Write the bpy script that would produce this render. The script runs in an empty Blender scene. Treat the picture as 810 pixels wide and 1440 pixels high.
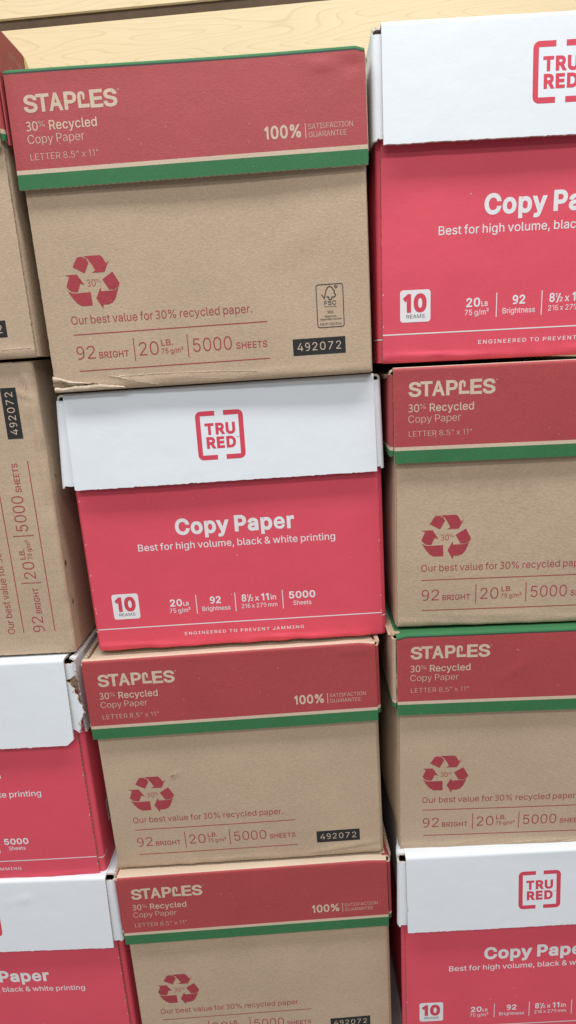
import bpy, math, random
import numpy as np
from mathutils import Vector
from mathutils.geometry import tessellate_polygon

R = math.radians
sc = bpy.context.scene
COL = sc.collection

# ------------------------------------------------------------------ glyph outlines (em = 1000)
GLYPHS = {
'"':(321,'78,318 128,318 136,504 136,508 135,509 70,509;193,318 243,318 250,503 250,508 249,509 185,509'),
'%':(676,'498,-10 503,-10 521,-8 540,-3 555,5 568,15 581,29 588,42 595,56 600,77 601,92 601,123 599,141 596,155 590,171 581,187 569,201 556,210 541,217 522,223 502,225 481,223 463,218 447,210 434,200 428,194 421,187 412,171 406,155 402,138 400,121 400,93 402,77 406,60 412,44 421,28 434,14 446,5 461,-2 481,-8;133,0 191,0 539,509 482,509;499,35 485,37 475,42 464,53 458,66 454,80 453,92 453,122 454,136 458,149 465,163 473,172 476,173 486,178 502,180 518,177 528,172 538,162 544,149 548,135 549,122 549,92 548,80 545,69 537,52 528,43 517,37;170,283 179,283 196,284 211,288 230,297 242,307 255,320 264,336 270,352 274,369 276,387 276,414 273,436 270,447 264,463 255,479 245,491 235,499 230,503 215,510 196,515 176,517 155,515 137,511 121,503 106,490 96,479 87,464 81,451 76,431 75,415 75,384 77,366 80,352 86,336 95,320 106,309 121,297 136,290 155,284;173,327 160,329 148,335 138,346 132,358 128,372 127,385 127,415 128,429 132,441 138,454 149,464 160,470 175,473 191,470 202,465 213,454 219,441 222,428 223,415 223,385 222,372 218,358 212,346 205,337 202,335 191,329'),
'&':(448,'193,-7 199,-7 217,-5 244,-1 271,7 292,16 299,20 315,30 328,42 364,0 437,0 367,87 372,93 387,120 397,145 403,170 406,198 408,224 349,224 348,198 343,175 336,151 328,134 219,266 257,294 286,320 301,336 310,351 315,363 320,376 323,389 324,406 322,424 316,443 308,459 298,474 284,487 266,499 245,507 224,512 205,513 176,512 155,507 134,499 117,488 102,473 91,458 82,440 77,420 75,399 77,379 81,362 87,345 96,327 111,306 135,275 87,236 69,218 58,205 47,189 40,173 36,154 34,134 36,108 43,84 54,62 68,44 71,40 88,26 107,14 134,2 165,-5;191,46 174,48 158,51 143,57 130,66 117,78 109,87 102,101 98,115 97,129 98,146 103,161 110,174 120,186 137,203 172,230 291,87 287,82 271,70 250,59 231,52 221,50 210,48;183,311 169,327 145,364 138,386 137,401 138,412 145,430 168,453 201,461 219,459 233,454 244,446 255,433 260,420 262,406 256,378 255,375 235,351 216,335'),
',':(188,'38,-119 84,-119 137,71 68,71'),
'.':(188,'92,-4 97,-4 107,-3 118,1 126,8 133,16 136,21 140,29 141,39 140,53 135,64 129,72 117,81 107,85 95,87 83,85 74,81 65,74 55,63 51,53 50,43 51,29 55,18 60,13 73,1 83,-3'),
'/':(249,'14,-76 71,-76 234,530 235,532 234,533 178,533'),
'0':(453,'224,-7 229,-7 263,-3 295,7 324,25 348,49 351,53 368,78 384,113 392,137 398,166 402,191 404,219 405,247 404,277 402,311 398,344 392,371 384,395 368,431 349,460 343,466 323,484 295,502 262,512 228,516 191,512 159,502 129,483 104,458 85,430 69,395 61,371 55,344 51,317 48,261 49,231 51,196 56,161 61,137 69,113 85,77 104,49 117,37 130,24 155,9 162,6 191,-3;224,50 203,52 182,60 164,73 148,91 145,95 134,117 124,142 115,176 111,211 109,258 111,297 115,333 124,367 134,392 146,414 164,436 182,449 203,457 228,460 250,457 271,449 288,436 292,433 306,416 320,393 330,364 338,332 342,297 344,250 342,211 338,175 330,145 320,117 309,97 305,91 289,73 271,60 250,52'),
'1':(314,'177,0 234,0 234,509 185,509 59,405 84,371 91,363 160,423 172,436 179,443 177,334'),
'2':(453,'64,0 389,0 389,57 155,57 153,58 154,61 266,179 316,234 336,259 352,281 363,299 371,319 377,338 380,353 381,369 379,398 372,423 361,445 347,464 329,481 305,497 280,507 254,513 227,516 196,513 169,507 143,496 121,482 101,463 85,440 75,418 68,392 66,365 66,363 67,362 127,362 128,381 132,397 139,413 148,426 160,438 174,448 191,455 205,458 223,460 242,458 260,454 274,448 287,441 293,435 308,419 315,405 319,389 320,368 319,355 316,343 311,328 300,308 294,298 282,282 233,228 64,47'),
'3':(373,'153,-7 158,-7 210,-2 252,10 256,12 289,35 314,66 328,103 333,145 329,176 320,203 302,227 281,244 276,247 248,258 215,265 214,266 214,268 242,277 269,290 290,309 305,330 315,358 317,392 313,425 302,454 280,481 252,500 215,513 174,517 141,514 116,509 90,501 64,488 46,477 30,464 60,421 110,450 129,458 151,462 170,463 175,463 197,460 217,453 233,442 246,427 253,409 256,386 252,359 242,336 229,318 205,302 179,293 145,289 102,289 102,238 102,237 103,237 148,237 178,235 197,231 213,227 237,215 254,201 256,198 267,175 271,148 268,119 260,97 257,91 243,73 220,58 191,50 156,46 133,47 110,51 86,57 67,62 27,80 27,21 48,10 66,4 83,0 93,-2'),
'4':(453,'282,0 343,0 343,105 413,105 413,163 343,163 343,318 282,318 282,163 110,163 109,163 109,164 110,167 310,508 310,509 309,509 248,509 243,502 40,158 40,106 40,105 42,105 282,105'),
'5':(453,'218,-7 223,-7 253,-4 285,4 309,15 333,33 351,51 369,76 381,103 388,135 391,162 390,188 386,210 379,231 370,251 358,269 346,283 331,298 313,311 293,321 274,328 253,332 231,334 211,333 193,330 175,324 148,311 134,299 151,452 366,452 366,509 96,509 67,253 128,246 139,255 152,262 165,267 184,273 200,276 219,277 238,275 250,272 257,270 275,262 289,252 302,238 314,220 321,202 326,184 328,163 326,141 322,123 314,104 303,88 290,74 280,67 275,64 259,56 241,51 217,50 203,51 190,54 174,60 161,67 150,76 137,90 129,105 125,116 122,130 60,130 63,105 71,83 83,60 101,39 118,25 137,13 163,2 192,-5'),
'6':(373,'192,-7 196,-7 237,-2 272,14 302,39 325,74 337,115 342,164 339,209 326,248 304,278 277,300 243,314 203,319 180,317 159,311 139,301 127,290 114,276 99,255 100,288 107,338 113,360 117,373 121,383 131,402 144,422 159,436 176,448 200,457 223,462 246,464 256,464 279,462 305,456 305,510 280,515 251,517 214,514 183,508 160,499 136,487 116,473 109,465 97,452 84,432 70,409 61,384 52,357 47,331 42,304 38,249 38,213 40,168 47,129 58,92 74,61 93,36 114,18 140,4 166,-5;192,46 175,48 156,55 140,66 127,81 117,96 108,117 102,136 100,148 99,157 98,176 99,192 103,207 109,219 117,230 127,241 144,255 161,263 177,267 197,270 221,266 226,264 245,256 262,241 274,220 282,195 284,163 281,127 275,104 272,96 259,75 241,60 219,50 196,46'),
'7':(453,'98,0 165,0 391,449 391,509 62,509 62,452 321,452 323,452 323,451 323,448 310,422'),
'8':(453,'222,-7 229,-7 260,-5 288,1 316,11 341,25 363,44 378,62 390,83 398,109 401,134 399,156 394,178 386,196 377,212 366,226 352,240 335,252 319,260 301,265 300,266 301,267 323,276 342,289 359,308 372,330 379,354 382,379 379,405 373,429 361,450 347,467 329,484 318,491 305,498 281,508 255,514 228,516 197,514 172,508 145,497 124,485 104,467 90,450 79,429 73,405 70,379 73,354 80,330 93,308 110,289 129,276 152,267 153,266 152,265 134,260 117,252 100,240 86,226 75,212 65,194 58,175 53,157 52,139 54,109 62,84 74,62 94,40 113,24 137,11 160,2 165,1 192,-5;221,49 204,50 184,54 168,60 152,69 137,81 129,91 123,103 121,107 118,118 115,138 117,157 123,174 130,189 137,198 142,203 149,209 169,223 188,230 206,234 223,235 247,234 264,230 283,223 298,213 313,201 322,188 330,173 335,158 337,140 335,124 331,106 323,91 312,78 299,68 284,60 266,54 248,50;222,290 208,291 195,294 179,300 165,308 153,319 145,330 139,343 135,356 133,373 134,392 138,407 145,420 153,431 164,442 178,449 190,454 208,459 224,460 244,459 262,454 274,449 288,442 300,431 308,420 314,407 318,392 319,378 318,359 314,344 307,330 299,319 287,308 274,300 260,294 245,291'),
'9':(373,'125,-7 131,-7 164,-5 193,0 218,10 242,22 262,37 280,57 294,78 307,99 315,122 324,150 332,185 335,208 340,264 340,291 338,333 337,340 330,381 320,418 302,449 285,472 270,486 263,492 238,505 211,514 183,517 144,512 138,510 105,496 74,470 66,457 53,437 40,394 35,346 39,299 52,263 57,254 73,231 100,209 136,195 171,190 200,193 218,197 238,208 254,221 264,233 274,249 277,250 278,249 277,223 274,197 270,172 264,146 256,125 246,105 233,88 219,74 201,61 191,57 180,52 154,47 126,45 98,47 72,53 72,-1 98,-5;176,241 155,243 133,253 116,268 104,290 96,315 93,340 93,349 96,381 105,411 119,434 136,450 140,452 158,459 184,463 204,460 222,454 237,444 250,429 262,409 269,394 274,376 278,354 279,329 278,318 275,306 268,290 258,276 246,264 234,255 216,247 201,242 187,241'),
'A':(480,'85,0 134,140 135,142 137,142 344,142 346,136 395,0 463,0 276,509 201,509 16,0;156,199 155,200 158,207 194,312 213,370 238,456 264,371 276,336 289,296 324,199'),
'B':(456,'60,0 250,0 285,2 312,7 320,9 343,18 368,31 387,49 400,67 410,88 416,115 418,135 416,157 411,184 402,203 391,220 377,235 363,245 346,254 331,260 318,262 315,263 315,266 316,267 328,272 343,278 356,286 370,297 378,307 387,321 393,337 397,353 397,359 398,376 396,398 390,421 381,442 368,460 359,468 350,477 329,491 304,501 269,507 244,509 60,509;125,57 125,231 249,231 269,229 287,225 306,218 320,209 333,196 342,184 350,169 354,153 355,135 353,115 344,96 333,83 329,79 309,67 281,60 247,57;125,285 125,452 241,452 270,449 291,443 296,441 312,429 326,412 333,390 336,372 335,355 330,341 323,326 315,315 302,304 288,296 273,290 257,287 240,285'),
'C':(510,'260,-7 272,-7 294,-6 318,-2 338,4 365,14 383,24 402,38 422,55 435,71 448,91 459,113 467,136 473,160 408,160 403,141 397,129 390,116 379,101 368,89 344,72 329,65 301,56 285,54 266,53 240,56 210,63 184,76 163,93 142,116 140,119 125,146 114,174 106,212 103,253 106,296 113,332 126,365 141,391 158,411 163,415 184,432 209,445 240,453 270,456 297,453 314,449 330,444 344,437 357,428 367,420 381,406 389,395 398,377 404,365 408,348 473,348 467,372 459,397 448,418 434,439 421,454 403,470 383,485 361,496 345,502 317,511 294,514 269,516 241,514 217,510 195,504 172,495 150,484 130,469 110,450 97,436 82,415 69,391 59,369 51,344 45,315 41,286 40,260 41,222 45,193 51,165 59,140 70,116 82,93 98,72 111,57 130,40 150,25 171,13 217,-2 241,-6'),
'D':(502,'60,0 240,1 250,1 275,5 302,11 327,20 346,29 351,31 371,44 388,58 397,68 405,76 421,97 433,120 443,142 451,167 457,195 460,222 462,253 460,288 457,315 451,343 444,367 433,391 412,426 384,456 353,478 330,489 306,498 281,504 255,507 227,509 60,509;125,57 125,452 223,452 254,449 290,441 320,428 343,411 364,388 379,360 390,327 397,294 397,288 399,258 397,222 397,215 390,182 378,148 363,122 342,98 318,81 288,68 254,60 218,57'),
'E':(419,'60,0 375,0 375,57 127,57 125,57 125,58 125,229 354,229 355,229 355,231 355,286 125,286 125,452 372,452 372,509 60,509'),
'F':(410,'60,0 125,0 125,221 346,221 346,278 125,278 125,452 369,452 369,509 60,509'),
'G':(520,'262,-7 272,-7 308,-4 343,5 377,19 407,39 431,63 434,67 451,91 465,121 475,160 478,198 478,256 283,256 283,199 414,199 413,173 407,148 405,143 396,123 382,102 366,86 345,71 319,60 296,55 272,53 241,56 210,63 184,76 163,93 141,117 125,146 113,177 110,194 106,212 103,252 106,296 113,332 126,365 141,392 145,396 162,415 183,432 209,445 236,453 268,456 284,455 300,453 330,443 344,436 366,419 377,407 387,393 402,365 408,349 474,349 468,372 460,394 449,416 435,437 422,451 404,468 384,483 361,495 340,504 311,511 292,514 267,516 238,514 215,510 193,504 171,495 149,484 129,470 109,450 97,437 82,415 70,394 57,363 51,342 45,312 41,286 40,260 41,222 45,194 51,165 60,138 69,116 82,93 97,72 115,52 130,39 149,25 172,14 191,6 216,-2 241,-6'),
'H':(517,'60,0 125,0 125,231 125,232 127,232 392,232 392,0 457,0 457,509 392,509 392,290 392,289 390,289 125,289 125,509 60,509'),
'I':(300,'31,0 269,0 269,57 184,57 183,57 183,59 183,452 269,452 269,509 31,509 31,452 117,452 118,452 118,450 118,57 31,57'),
'J':(396,'183,-7 186,-7 227,-2 262,11 265,12 293,33 308,49 321,70 330,92 335,117 336,139 336,509 272,509 272,143 269,117 261,94 248,75 230,61 212,54 206,53 186,50 167,52 160,53 140,61 121,75 108,94 100,117 98,143 98,173 33,173 33,143 35,122 40,94 48,71 61,49 76,33 107,11 143,-2'),
'L':(393,'60,0 361,0 361,57 125,57 125,509 60,509'),
'M':(628,'60,0 122,0 122,338 120,433 121,432 145,362 170,292 286,0 340,0 342,1 344,6 456,292 482,364 506,434 504,336 504,0 568,0 568,509 476,509 352,186 314,73 301,117 277,186 152,509 60,509'),
'N':(523,'60,0 125,0 125,299 120,430 174,336 201,291 387,0 463,0 463,509 399,509 399,152 403,78 387,108 361,154 136,509 60,509'),
'O':(533,'260,-7 272,-7 294,-6 315,-2 334,3 362,13 384,25 399,36 417,52 424,59 437,73 451,93 464,115 473,138 482,165 488,193 492,222 493,247 492,286 488,315 482,344 473,371 464,393 451,415 436,437 418,457 403,470 384,484 362,495 339,504 317,510 294,514 269,516 240,514 217,510 195,504 172,495 150,484 130,469 110,450 97,436 82,415 69,391 59,369 51,344 45,315 41,286 40,260 41,222 45,193 51,165 59,140 70,116 82,93 98,72 111,57 130,40 150,25 171,13 217,-2 240,-6;263,53 236,55 210,63 184,76 163,93 142,117 125,145 113,176 106,212 103,256 106,296 114,335 125,364 142,392 159,413 163,416 184,433 210,445 237,453 268,456 296,453 323,446 328,444 349,433 370,416 392,392 408,364 420,331 428,295 430,250 428,213 420,177 408,145 391,115 370,93 358,83 349,76 325,64 296,55'),
'P':(445,'60,0 125,0 125,186 239,186 272,188 304,195 332,207 355,223 374,242 390,265 400,292 407,317 407,322 409,346 407,373 407,378 402,395 399,406 390,429 376,451 355,471 332,487 304,499 272,506 250,508 237,509 60,509;125,242 125,452 237,452 257,451 278,446 297,439 311,429 324,415 333,401 339,384 342,370 344,351 343,328 339,311 333,294 324,279 311,266 297,256 282,249 277,248 258,244 235,242'),
'R':(449,'60,0 125,0 125,198 243,198 246,198 247,198 353,0 427,0 314,209 333,217 356,232 377,251 390,271 401,296 407,323 408,342 409,354 407,381 401,407 390,432 377,454 372,458 356,473 333,489 303,500 274,506 238,509 60,509;125,255 125,452 238,452 258,451 280,446 298,440 313,430 325,418 334,404 340,388 344,371 344,365 345,354 344,338 344,333 340,317 334,300 325,288 314,277 298,267 282,261 259,256 239,255'),
'S':(447,'220,-9 227,-9 261,-7 293,0 322,11 349,25 371,44 386,64 398,86 406,112 408,137 407,161 402,179 395,197 383,214 359,238 344,248 312,264 265,279 213,293 170,308 155,315 142,324 129,336 122,346 117,359 115,377 117,391 121,405 129,418 140,431 152,440 165,447 187,454 207,457 226,459 254,456 280,449 302,437 320,420 330,405 332,401 337,378 401,378 398,403 390,427 377,449 358,469 340,484 317,497 292,507 259,514 230,516 195,514 162,507 139,498 115,485 98,473 90,466 75,448 63,426 54,401 52,371 56,341 67,313 87,288 112,269 146,253 178,241 242,223 296,205 310,197 321,189 333,178 340,168 344,154 346,140 344,125 338,106 329,92 316,78 303,69 286,60 268,54 247,50 227,49 203,50 184,53 166,59 150,66 135,77 123,89 114,102 108,119 104,137 39,137 38,137 38,136 42,109 51,84 54,77 64,60 79,43 83,39 102,23 129,9 156,-1 187,-7'),
'T':(449,'193,0 257,0 257,452 417,452 417,509 32,509 32,452 193,452'),
'U':(517,'254,-8 263,-8 300,-5 331,2 363,15 391,33 415,56 433,80 446,108 454,140 457,171 457,509 393,509 393,176 390,152 384,131 377,114 363,94 350,81 331,68 308,59 286,53 264,52 232,53 206,60 187,68 168,81 153,96 141,113 133,130 126,155 124,176 124,509 60,509 60,171 63,140 71,108 85,80 102,56 125,34 150,18 155,15 189,1 220,-6'),
'V':(480,'204,0 278,0 463,509 395,509 278,171 266,134 242,52 217,130 190,212 84,509 17,509 26,481'),
'X':(474,'19,0 91,0 181,127 223,193 237,218 267,166 293,127 382,0 455,0 276,263 445,509 374,509 299,402 271,360 252,329 237,302 222,330 204,361 104,509 30,509 200,260'),
'a':(389,'157,-9 162,-9 178,-7 200,-4 215,1 229,8 242,16 252,26 271,50 273,52 276,52 277,51 277,0 337,0 337,253 335,278 330,300 320,323 312,336 299,350 286,360 270,369 254,375 239,379 195,384 172,383 153,380 134,375 115,368 95,358 80,347 63,330 51,313 41,291 100,274 119,301 149,322 163,327 178,330 199,331 212,330 225,327 240,322 251,315 260,306 267,297 271,287 275,272 276,255 265,235 234,227 177,220 125,211 111,207 93,200 74,190 64,184 58,178 52,173 43,161 36,146 32,128 30,110 32,84 39,62 48,45 59,31 76,15 95,5 117,-3 136,-7;167,45 144,48 131,52 119,57 112,62 102,72 97,81 95,85 93,93 92,106 93,118 97,130 102,138 112,147 122,153 135,159 175,168 201,171 236,177 258,182 276,189 276,137 274,122 270,108 264,96 254,80 242,68 228,59 211,51 189,47'),
'b':(424,'224,-8 232,-8 260,-6 288,3 293,6 313,16 334,33 340,39 356,59 370,85 381,117 388,150 390,185 388,221 388,227 381,260 369,294 354,320 337,340 313,361 287,374 259,382 231,384 207,383 189,379 172,373 158,364 141,350 136,345 118,320 117,319 114,319 114,509 53,509 53,0 112,0 112,58 113,59 117,59 120,56 139,30 148,20 160,11 173,4 190,-3 208,-7;217,47 198,49 178,56 161,66 147,78 142,85 135,95 125,115 118,137 114,161 113,194 114,217 118,241 122,253 125,263 134,282 146,298 161,312 178,322 198,328 222,330 243,328 262,322 280,311 292,300 297,295 308,279 316,261 323,240 327,216 328,184 327,162 323,139 319,127 316,117 306,97 294,81 279,66 262,55 242,49'),
'c':(396,'204,-8 221,-7 241,-5 260,-1 276,5 289,11 306,21 327,40 332,44 341,56 351,72 357,87 363,102 304,117 292,89 270,66 243,52 206,46 184,49 166,54 163,55 145,66 128,83 118,97 109,116 102,141 98,162 96,185 98,213 102,234 108,258 118,278 130,295 146,311 163,321 184,328 208,330 239,325 243,324 270,311 290,289 303,262 362,277 356,292 346,312 340,322 331,334 318,346 303,357 291,364 275,371 259,377 227,384 204,384 174,382 144,374 117,360 95,342 89,337 72,318 57,292 45,262 37,225 34,189 37,150 44,117 56,85 73,57 95,34 117,16 123,13 144,3 171,-4'),
'd':(424,'191,-8 217,-7 235,-3 251,4 264,11 278,22 286,30 305,56 308,59 312,59 313,58 313,0 372,0 372,509 311,509 311,319 307,319 306,320 288,345 276,356 267,364 252,373 236,379 218,383 193,384 165,382 140,375 132,371 112,361 91,344 70,320 55,292 44,264 39,242 36,221 34,191 36,156 36,150 43,117 56,82 70,57 85,39 91,32 111,16 137,3 164,-6;202,47 182,49 162,55 144,67 128,83 117,99 109,117 102,138 98,162 96,191 98,216 102,237 108,260 118,281 129,297 145,311 162,322 182,328 206,330 227,328 246,322 263,312 275,301 280,296 290,282 300,262 306,241 309,223 310,212 312,187 310,161 306,140 301,121 298,112 290,95 279,79 263,65 246,55 226,49'),
'e':(404,'209,-8 238,-7 262,-3 283,4 302,14 321,27 332,36 339,44 348,55 357,71 365,91 306,105 294,82 286,74 273,63 265,58 254,53 239,49 215,46 190,48 170,53 151,61 136,72 120,89 110,107 102,127 98,150 97,169 371,169 371,201 370,228 367,245 365,257 357,282 347,305 334,324 322,338 302,356 285,366 268,373 244,380 227,383 202,384 172,382 146,374 137,370 115,359 93,341 72,318 55,289 44,257 36,224 34,185 37,150 45,114 57,84 72,58 89,38 94,34 117,16 145,3 177,-5;96,221 97,232 102,250 109,269 119,286 130,299 146,313 164,323 183,328 204,330 227,328 246,323 263,314 278,300 288,286 298,269 304,248 308,222 308,221 307,221'),
'f':(254,'81,0 142,0 142,327 228,327 228,379 142,379 142,422 143,435 146,446 150,453 156,461 164,468 177,472 197,474 215,472 227,468 243,521 223,527 218,527 189,530 169,529 153,525 136,519 120,510 109,500 96,486 88,471 86,467 82,452 82,446 81,379 6,379 6,327 81,327'),
'g':(425,'204,-151 210,-151 238,-149 265,-144 291,-136 308,-127 314,-124 332,-110 336,-107 350,-90 363,-66 370,-40 372,-12 372,379 313,379 313,320 313,319 312,319 308,319 307,320 287,347 277,357 267,365 254,372 236,379 218,383 193,384 166,382 138,374 111,360 91,343 72,321 55,293 43,262 36,229 34,193 36,154 43,121 55,91 58,86 71,65 88,46 93,41 113,27 139,14 164,7 169,7 192,5 217,6 239,11 251,16 266,23 278,33 287,42 306,67 310,68 311,67 311,-7 308,-34 297,-59 281,-75 262,-86 237,-95 232,-95 203,-97 186,-96 168,-93 155,-88 143,-82 131,-74 120,-64 101,-41 51,-69 59,-84 77,-104 84,-111 97,-122 113,-131 132,-139 156,-146 179,-149;202,59 183,61 164,66 161,67 145,76 134,86 118,104 109,124 102,143 98,166 96,195 98,219 102,241 109,262 118,281 129,297 145,312 163,322 182,328 206,330 227,328 248,321 264,312 276,301 280,298 291,283 300,264 307,242 311,220 312,187 311,165 307,144 301,123 290,103 279,88 264,75 246,66 227,61'),
'h':(410,'53,0 114,0 114,231 115,248 119,265 126,283 136,296 148,309 161,317 176,324 192,328 207,329 235,326 256,318 274,303 286,286 293,264 296,236 296,0 357,0 357,243 355,272 350,296 341,320 328,340 320,349 312,357 295,369 274,377 252,383 225,384 199,382 175,374 152,362 132,343 114,316 114,509 53,509'),
'i':(167,'53,0 114,0 114,379 53,379;81,443 86,443 95,444 105,448 112,454 121,464 125,472 126,481 124,496 121,504 117,509 113,513 104,518 95,522 84,524 71,521 63,518 55,512 47,503 43,494 41,483 44,469 47,463 52,457 56,454 64,448 73,444'),
'k':(381,'53,0 114,0 114,140 154,178 294,0 371,0 201,216 359,379 284,379 121,213 120,212 114,212 114,509 53,509'),
'l':(189,'136,-2 162,-1 181,3 170,54 144,52 135,53 126,57 120,63 114,83 114,509 53,509 53,83 55,59 62,37 75,19 91,8 109,1 116,0'),
'm':(610,'53,0 114,0 114,241 115,257 119,273 127,291 135,301 146,313 158,320 171,326 185,329 198,330 220,328 238,322 252,312 264,298 272,280 274,261 274,0 335,0 335,250 336,264 341,279 345,290 353,301 364,313 374,320 387,326 402,329 417,330 438,329 456,323 472,313 485,298 493,279 496,255 496,0 557,0 557,257 555,279 550,307 541,328 530,345 513,362 497,372 480,379 458,385 440,386 417,385 399,381 382,375 364,366 353,358 336,341 326,329 317,310 314,320 303,342 286,362 268,375 242,383 220,386 208,385 187,382 173,376 158,368 145,359 131,345 122,331 112,310 112,379 53,379'),
'n':(410,'53,0 114,0 114,231 115,248 119,265 126,283 136,296 148,309 161,317 176,324 192,328 208,329 235,326 256,318 274,303 286,286 293,264 296,236 296,0 357,0 357,243 355,272 350,298 341,321 328,340 320,349 312,357 295,369 274,377 252,383 225,384 199,382 175,374 151,361 131,343 116,319 112,311 112,379 53,379'),
'o':(415,'204,-8 209,-8 241,-5 271,3 299,16 321,34 326,38 343,58 350,70 359,86 369,110 371,117 379,150 381,184 379,225 371,259 359,291 342,319 321,342 299,360 272,373 241,382 210,384 174,382 144,374 117,360 95,342 73,319 56,291 44,260 37,225 34,189 37,150 44,117 56,85 73,57 95,34 117,16 123,13 144,3 171,-4;205,46 184,49 163,55 145,66 129,81 118,97 107,120 102,139 98,162 96,189 98,213 102,234 108,257 118,278 129,295 145,310 163,321 184,328 209,330 231,328 252,321 270,310 286,294 298,277 307,258 314,237 318,213 319,182 318,162 314,139 310,127 306,114 298,97 286,81 270,66 252,55 231,49'),
'p':(424,'53,-143 114,-143 114,59 117,59 118,58 138,31 148,20 159,12 175,3 190,-3 208,-7 232,-8 260,-6 288,3 307,13 313,16 334,33 355,57 370,85 381,117 388,150 388,156 390,186 388,221 388,227 381,260 370,292 353,321 336,341 314,360 287,374 259,382 232,384 207,383 189,379 172,373 158,364 146,354 137,345 118,320 117,319 113,319 112,319 112,320 112,379 53,379;217,47 198,49 178,56 161,66 147,78 142,85 135,95 125,115 118,137 114,161 113,194 114,217 118,241 122,253 125,263 134,282 146,298 161,312 178,322 198,328 222,330 243,328 262,322 280,311 292,300 297,295 308,279 316,261 323,240 327,216 328,184 327,162 323,139 319,127 316,117 306,97 294,81 279,66 262,55 242,49'),
'r':(259,'53,0 114,0 114,240 116,257 119,269 125,282 134,295 145,305 159,315 172,320 189,324 206,326 226,324 243,322 243,384 212,385 195,383 190,383 170,376 152,367 140,356 124,339 115,322 114,321 112,321 112,322 112,379 53,379'),
's':(365,'176,-8 188,-8 211,-7 237,-2 259,6 281,18 297,30 312,47 323,65 329,88 331,108 328,128 320,152 307,170 288,186 258,201 230,209 171,223 137,235 125,242 120,247 115,253 110,264 109,278 111,292 119,304 132,317 146,325 169,331 187,333 206,331 210,331 228,325 242,316 253,305 262,291 268,277 324,290 318,308 309,324 299,338 285,353 271,363 253,372 234,379 213,383 191,384 161,383 138,378 132,376 116,370 95,360 81,348 65,332 55,314 49,296 49,292 47,273 50,252 58,228 71,209 92,192 118,180 148,170 213,155 229,150 243,144 252,137 262,125 266,113 268,102 265,88 258,75 245,63 240,60 227,53 206,47 182,45 160,47 141,52 124,60 111,73 101,87 94,107 36,94 41,73 50,54 63,37 76,24 93,12 115,2 133,-3 156,-7'),
't':(227,'166,-4 192,-3 213,2 202,54 186,51 173,50 155,51 145,55 138,60 135,62 130,71 127,83 126,95 126,327 204,327 204,379 126,379 126,471 65,471 65,379 6,379 6,327 65,327 65,92 68,64 77,42 93,21 113,7 138,-1'),
'u':(410,'179,-5 185,-5 210,-3 234,5 257,17 278,36 294,60 298,68 298,0 357,0 357,379 296,379 296,149 295,132 290,114 283,98 276,86 273,82 262,70 249,62 234,55 218,51 202,50 175,53 154,61 137,76 127,89 124,95 116,117 114,142 114,379 53,379 53,133 54,109 60,83 69,59 82,39 98,22 115,11 135,2 158,-3'),
'v':(389,'163,0 226,0 371,379 305,379 226,160 195,59 187,88 163,160 84,379 18,379'),
'w':(567,'138,0 199,0 263,224 284,308 285,306 301,240 319,171 368,0 429,0 545,379 480,379 433,209 414,138 397,67 382,135 365,203 316,379 252,379 206,215 186,134 170,65 169,70 154,138 87,379 23,379'),
'x':(379,'22,0 91,0 148,85 189,155 230,86 287,0 357,0 225,192 351,379 282,379 233,306 191,234 148,305 100,379 30,379 155,195'),
'y':(389,'88,-145 110,-144 125,-141 138,-136 153,-128 166,-118 176,-108 187,-93 195,-78 209,-44 371,379 305,379 226,160 202,88 195,62 163,160 84,379 17,379 163,-1 151,-35 144,-53 138,-64 131,-72 123,-80 112,-86 104,-89 76,-87 61,-86 47,-139 65,-143'),
'®':(463,'228,118 234,118 259,120 284,125 308,134 332,145 353,160 368,173 389,196 403,217 415,241 423,263 425,276 428,289 430,315 428,344 423,370 415,394 403,417 389,438 375,453 353,474 332,488 308,500 282,509 259,514 233,516 204,514 191,511 179,509 155,500 131,488 110,474 95,460 74,438 60,417 48,394 40,369 35,344 33,319 35,289 40,263 48,241 60,217 74,196 87,181 109,161 129,146 155,134 181,125 204,120;229,166 205,169 179,176 156,187 137,201 115,221 101,241 90,265 83,290 81,319 83,344 90,369 101,393 116,413 125,422 135,432 156,447 180,458 205,465 233,467 258,465 283,458 291,455 307,447 328,432 347,413 362,393 373,369 380,344 382,315 380,290 373,265 362,241 348,221 338,212 328,202 309,188 284,175 255,169;161,226 203,226 203,286 203,287 205,287 241,287 273,226 318,226 281,297 302,316 307,326 310,338 311,348 310,363 307,374 302,382 279,402 253,409 161,409;203,319 203,378 239,378 256,372 262,367 266,360 267,350 257,327 239,319'),
'²':(305,'39,306 269,306 269,353 123,353 121,354 123,356 177,397 218,428 245,458 257,482 261,506 257,527 247,546 229,564 207,576 180,584 149,587 120,584 116,584 91,576 70,564 51,545 40,524 37,499 93,499 95,511 100,520 109,529 121,536 133,539 146,540 163,539 175,536 187,530 196,521 201,512 203,500 198,481 178,460 155,440 39,348'),
'½':(585,'62,0 119,0 467,509 410,509;364,0 553,0 553,46 441,46 440,47 441,50 478,89 522,140 544,175 549,202 545,225 538,242 527,255 523,259 505,270 482,278 478,278 454,280 431,278 409,271 390,258 374,242 365,222 362,198 414,198 416,210 419,218 427,227 435,232 444,235 454,236 465,235 471,233 475,232 484,227 491,219 496,211 497,199 495,188 486,169 457,136 364,37;94,231 148,231 148,509 82,509 25,466 25,413 91,462 93,462 94,461'),
'™':(424,'82,326 115,326 115,480 170,480 170,509 27,509 27,480 82,480;202,326 235,326 235,448 288,328 289,326 291,326 307,326 361,448 361,326 394,326 394,509 354,509 298,375 242,509 202,509'),
}


# ------------------------------------------------------------------ materials
def new_mat(name):
    m = bpy.data.materials.new(name); m.use_nodes = True
    nt = m.node_tree
    return m, nt, nt.nodes['Principled BSDF']

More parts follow.
